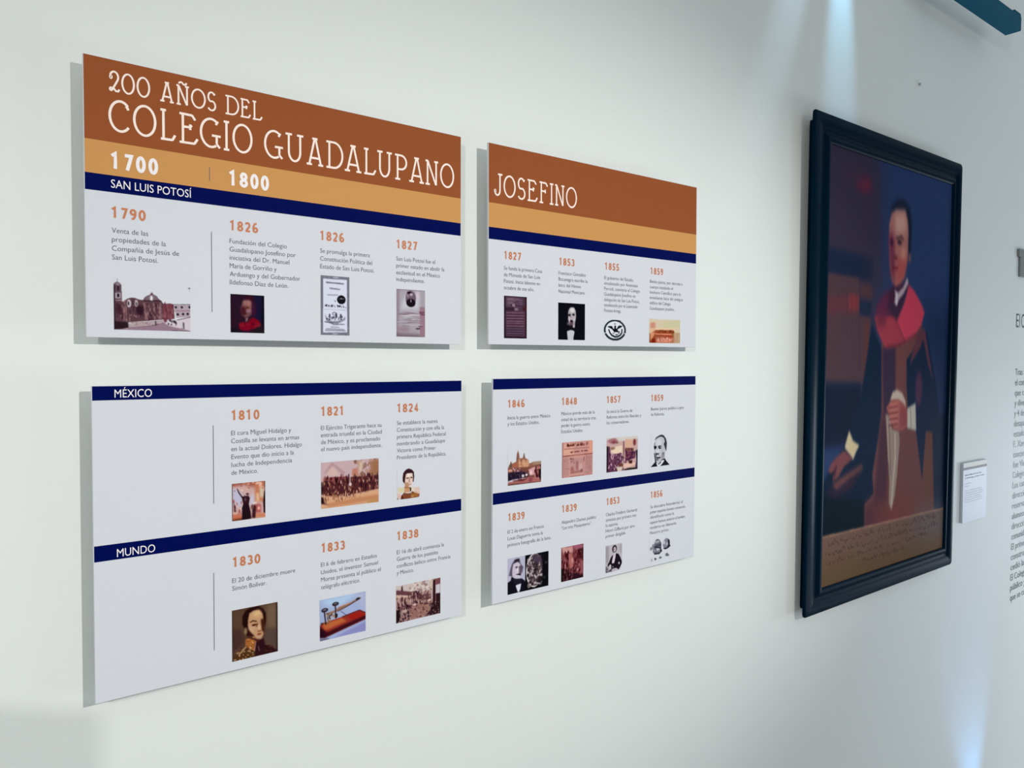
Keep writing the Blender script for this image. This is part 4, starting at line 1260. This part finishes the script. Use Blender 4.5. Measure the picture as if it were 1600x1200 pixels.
# ------------------------------------------------------------------ the framed portrait
PX0, PX1, PZ0, PZ1 = 2.520, 3.757, -0.925, 0.894        # outer edges
QX0, QX1, QZ0, QZ1 = 2.646, 3.674, -0.838, 0.794        # sight edges
pcx = (PX0 + PX1) / 2
port = empty('framed_portrait', (pcx * S, 0.0, (EYE + PZ0) * S), 'large dark framed oil portrait of a man in a red cape, right of the panels', 'painting')
port.rotation_euler = (math.radians(0.35), 0, 0)
# profile: share of the rail width from the outer edge, distance from the wall
PROFILE = [(0.26, 0.001), (0.26, 0.026), (0.03, 0.0285), (0.0, 0.031), (0.0, 0.034), (0.03, 0.0365), (0.10, 0.0378), (0.26, 0.0385), (0.40, 0.0365), (0.50, 0.0325),
           (0.58, 0.0290), (0.66, 0.0285), (0.72, 0.0320), (0.80, 0.0365), (0.88, 0.0370), (0.95, 0.0345), (1.0, 0.0310), (1.0, 0.0230)]
NC = 7
V, F = [], []
for t, d in PROFILE:
    x0 = PX0 + (QX0 - PX0) * t; x1 = PX1 + (QX1 - PX1) * t
    z0 = PZ0 + (QZ0 - PZ0) * t; z1 = PZ1 + (QZ1 - PZ1) * t
    rr = 0.016 * (1 - t) ** 2 + 0.0008
    for (qx, qz, a0) in ((x1 - rr, z1 - rr, 0), (x0 + rr, z1 - rr, 90), (x0 + rr, z0 + rr, 180), (x1 - rr, z0 + rr, 270)):
        for i in range(NC):
            a = math.radians(a0 + 90 * i / (NC - 1))
            V.append(((qx + rr * math.cos(a) - pcx) * S, -d * S, (qz + rr * math.sin(a) - PZ0) * S))
R = 4 * NC
for k in range(len(PROFILE) - 1):
    for i in range(R):
        j = (i + 1) % R
        F.append([k * R + i, (k + 1) * R + i, (k + 1) * R + j, k * R + j])
fr = mesh_obj('picture_frame', V, F, M_FRAME, port, 'wide dark moulded wooden frame')
for p in fr.data.polygons: p.use_smooth = True
fr.data.set_sharp_from_angle(angle=math.radians(50))
picture('painted_canvas', (0, 0, (QX1 - QX0) * 1000, (QZ1 - QZ0) * 1000), PAINTING, (44, 64, 104), 3.2, 0.027 * S, M_PAINT, port,  # background blue raised so the reflected veil sits in the paint
        'dark oil painting of a standing man in a red cape holding a white cloth', ((QX0 - pcx) * S, (QZ1 - PZ0) * S), 3.2)
mesh_obj('backing_board', *box_data((QX0 - pcx - .03) * S, (QX1 - pcx + .03) * S, -0.026 * S, -0.006 * S, (QZ0 - PZ0 - .03) * S, (QZ1 - PZ0 + .03) * S), M_EDGE, port)

# ------------------------------------------------------------------ small label card beside the portrait
CX0, CX1, CZ0, CZ1 = 3.925, 4.200, -0.765, -0.478
card = empty('label_card', (CX0 * S, 0.0, (EYE + CZ0) * S), 'small white label card on the wall right of the portrait', 'label')
cw, chh = (CX1 - CX0) * S, (CZ1 - CZ0) * S
mesh_obj('card', *box_data(0, cw, -0.012 * S, -0.0005, 0, chh, 0.0004), material('white_card', lin((206, 214, 226)), 0.5, 0.3, noise=(20, 0.01)), card)
M_SAND = material('sand_ink', lin((206, 204, 196)), 0.5, 0.2, noise=(20, 0.02))
M_BLACK = material('black_ink', (0.004, 0.004, 0.01), 0.5, 0.2, noise=(20, 0.05))
def strip(name, x0, x1, z0, z1, mat, parent, y, label=None):
    return mesh_obj(name, [(x0, y, z1), (x1, y, z1), (x1, y, z0), (x0, y, z0)], [[0, 3, 2, 1]], mat, parent, label)
yc = -0.012 * S
strip('top_stripe', 0.001, cw - 0.001, chh - 0.022 * S, chh - 0.001, M_SAND, card, yc - 0.0001, 'sand coloured stripe')
strip('black_rule', 0.0, cw, chh - 0.034 * S, chh - 0.022 * S, M_BLACK, card, yc - 0.0002, 'thick black rule')
text_block('card_lettering', 22, 62, [('Manuel María de Gorriño', 190, 0), ('y Arduengo, primer rector', 225, 14)], 7, M_VINYL, card, 'two lines of dark lettering', (0, chh), -yc + 0.0003, 0.01)
text_block('card_small_lettering', 22, 102, [('Óleo sobre tela', 70, 0), ('Siglo XIX', 50, 12), ('Retrato del fundador del Colegio', 195, 34), ('Guadalupano Josefino, realizado', 210, 45), ('en la ciudad de San Luis Potosí', 212, 56), ('por un autor sin identificar.', 190, 67), ('Colección de la Universidad', 200, 78), ('Autónoma de San Luis Potosí.', 205, 89)], 5, material('pale_grey_ink', lin((158, 168, 184)), 0.5, 0.2, noise=(20, 0.02)), card, 'pale grey paragraph', (0, chh), -yc + 0.0003)

# ------------------------------------------------------------------ vinyl lettering on the wall at the right edge
TX = 4.574
wt = empty('wall_lettering', (TX * S, 0.0, (EYE - 1.29) * S), 'grey vinyl wall text with heading El Colegio at the right edge', 'lettering')
H0 = 1.29 * S
def on_wall(name, dx, z_top_based, lines, cap, mat, label, off=0.0):
    return text_block(name, dx * 1000, (0 - z_top_based) * 1000, lines, cap, mat, wt, label, (0, H0), 0.0006, off)
hx = 0
for ch, cw_, gap in (('E', 34, 12), ('l', 6, 20), ('C', 42, 8), ('o', 38, 8), ('l', 6, 8), ('e', 36, 8), ('g', 36, 8), ('i', 6, 8), ('o', 38, 8)):
    on_wall('heading_letter', hx / 1000, 0.187, [(ch, cw_, 0)], 72, M_VINYL, None)
    hx += cw_ + gap
body = ['Tras la independencia', 'el conocimiento que', 'que contribuyó a la', 'y diversas ideas que', 'y 4 de febrero de 1826', 'desaparecieron los', 'estado en que fue', 'F. Xavier y del primer',
        'concentró la enseñanza', 'fue Victoria quien', 'Colegio Guadalupano', 'Los catedráticos de', 'dirección del rector', 'reservado a los hijos', 'alumnos de la ciudad', 'dirección y cátedras',
        'comunidad que formó', 'El primer rector fue', 'construcción del edificio', 'cedió la antigua casa', 'El Colegio contaba con', 'público y el internado', 'que se cuidó siempre']
on_wall('paragraph_letters', 0.004, -0.064, [(s, 24 * len(s), i * 54.6) for i, s in enumerate(body)], 33, M_VINYL, 'grey paragraph letters', 0.004)
# large grey pillar-like mark above the heading
mk = join(box_data(-0.010 * S, 0.20 * S, -0.012 * S, -0.0003, (1.29 + 0.556) * S, (1.29 + 0.596) * S, 0.0008),
          box_data(0.012 * S, 0.075 * S, -0.010 * S, -0.0003, (1.29 + 0.452) * S, (1.29 + 0.556) * S, 0.0008),
          box_data(0.11 * S, 0.16 * S, -0.010 * S, -0.0003, (1.29 + 0.452) * S, (1.29 + 0.556) * S, 0.0008))
mesh_obj('emblem', *mk, M_VGREY, wt, 'grey raised emblem of a capital on pillars')

# ------------------------------------------------------------------ nail hole, lighting track, added shadow caster
nail = mesh_obj('nail', *cyl_data((3.42 * S, 0.0, (EYE + 1.19) * S), (3.42 * S, -0.006, (EYE + 1.19) * S), 0.0035, 12), M_STEEL)
nail['label'] = 'tiny dark nail high on the wall above the portrait'; nail['category'] = 'nail'

track = empty('lighting_track', (2.6, 0.0, 2.86), 'black lighting track, teal flare tint in its colour, on brackets high at the upper right', 'light fitting')
tz0, tz1 = TRACK_Z
mesh_obj('rail', *box_data(TRACK_X[0] - 2.6, TRACK_X[1] - 2.6, -0.100, -0.055, tz0 - 2.86, tz1 - 2.86, 0.003), M_TRACK, track)
mesh_obj('end_cap', *box_data(TRACK_X[1] - 0.05 - 2.6, TRACK_X[1] + 0.002 - 2.6, -0.098, -0.057, tz1 - 0.001 - 2.86, tz1 + 0.010 - 2.86, 0.003), M_TRACK, track)
for bx in (TRACK_X[0] + 0.03, TRACK_X[0] + 0.10):
    mesh_obj('bracket', *box_data(bx - 0.012 - 2.6, bx + 0.012 - 2.6, -0.056, 0.0, tz0 + 0.01 - 2.86, tz1 - 0.01 - 2.86, 0.001), M_TRACK, track)

pl = empty('shadow_caster', (-0.104, -0.34, 0.0), 'tall white board out of view left of the panels, added to cast a shadow', 'shadow caster')  # unseen board added to throw the soft shadow into the lower-left corner
pl.rotation_euler = (0, 0, math.radians(180 - 48))
mesh_obj('caster_board', *box_data(0.0, 0.34, -0.02, 0.0, 0.03, 1.407, 0.002), M_EDGE, pl)
mesh_obj('foot', *box_data(0.02, 0.07, -0.11, 0.09, 0.0, 0.03, 0.002), M_STEEL, pl)
mesh_obj('foot', *box_data(0.26, 0.31, -0.09, 0.07, 0.0, 0.03, 0.002), M_STEEL, pl)
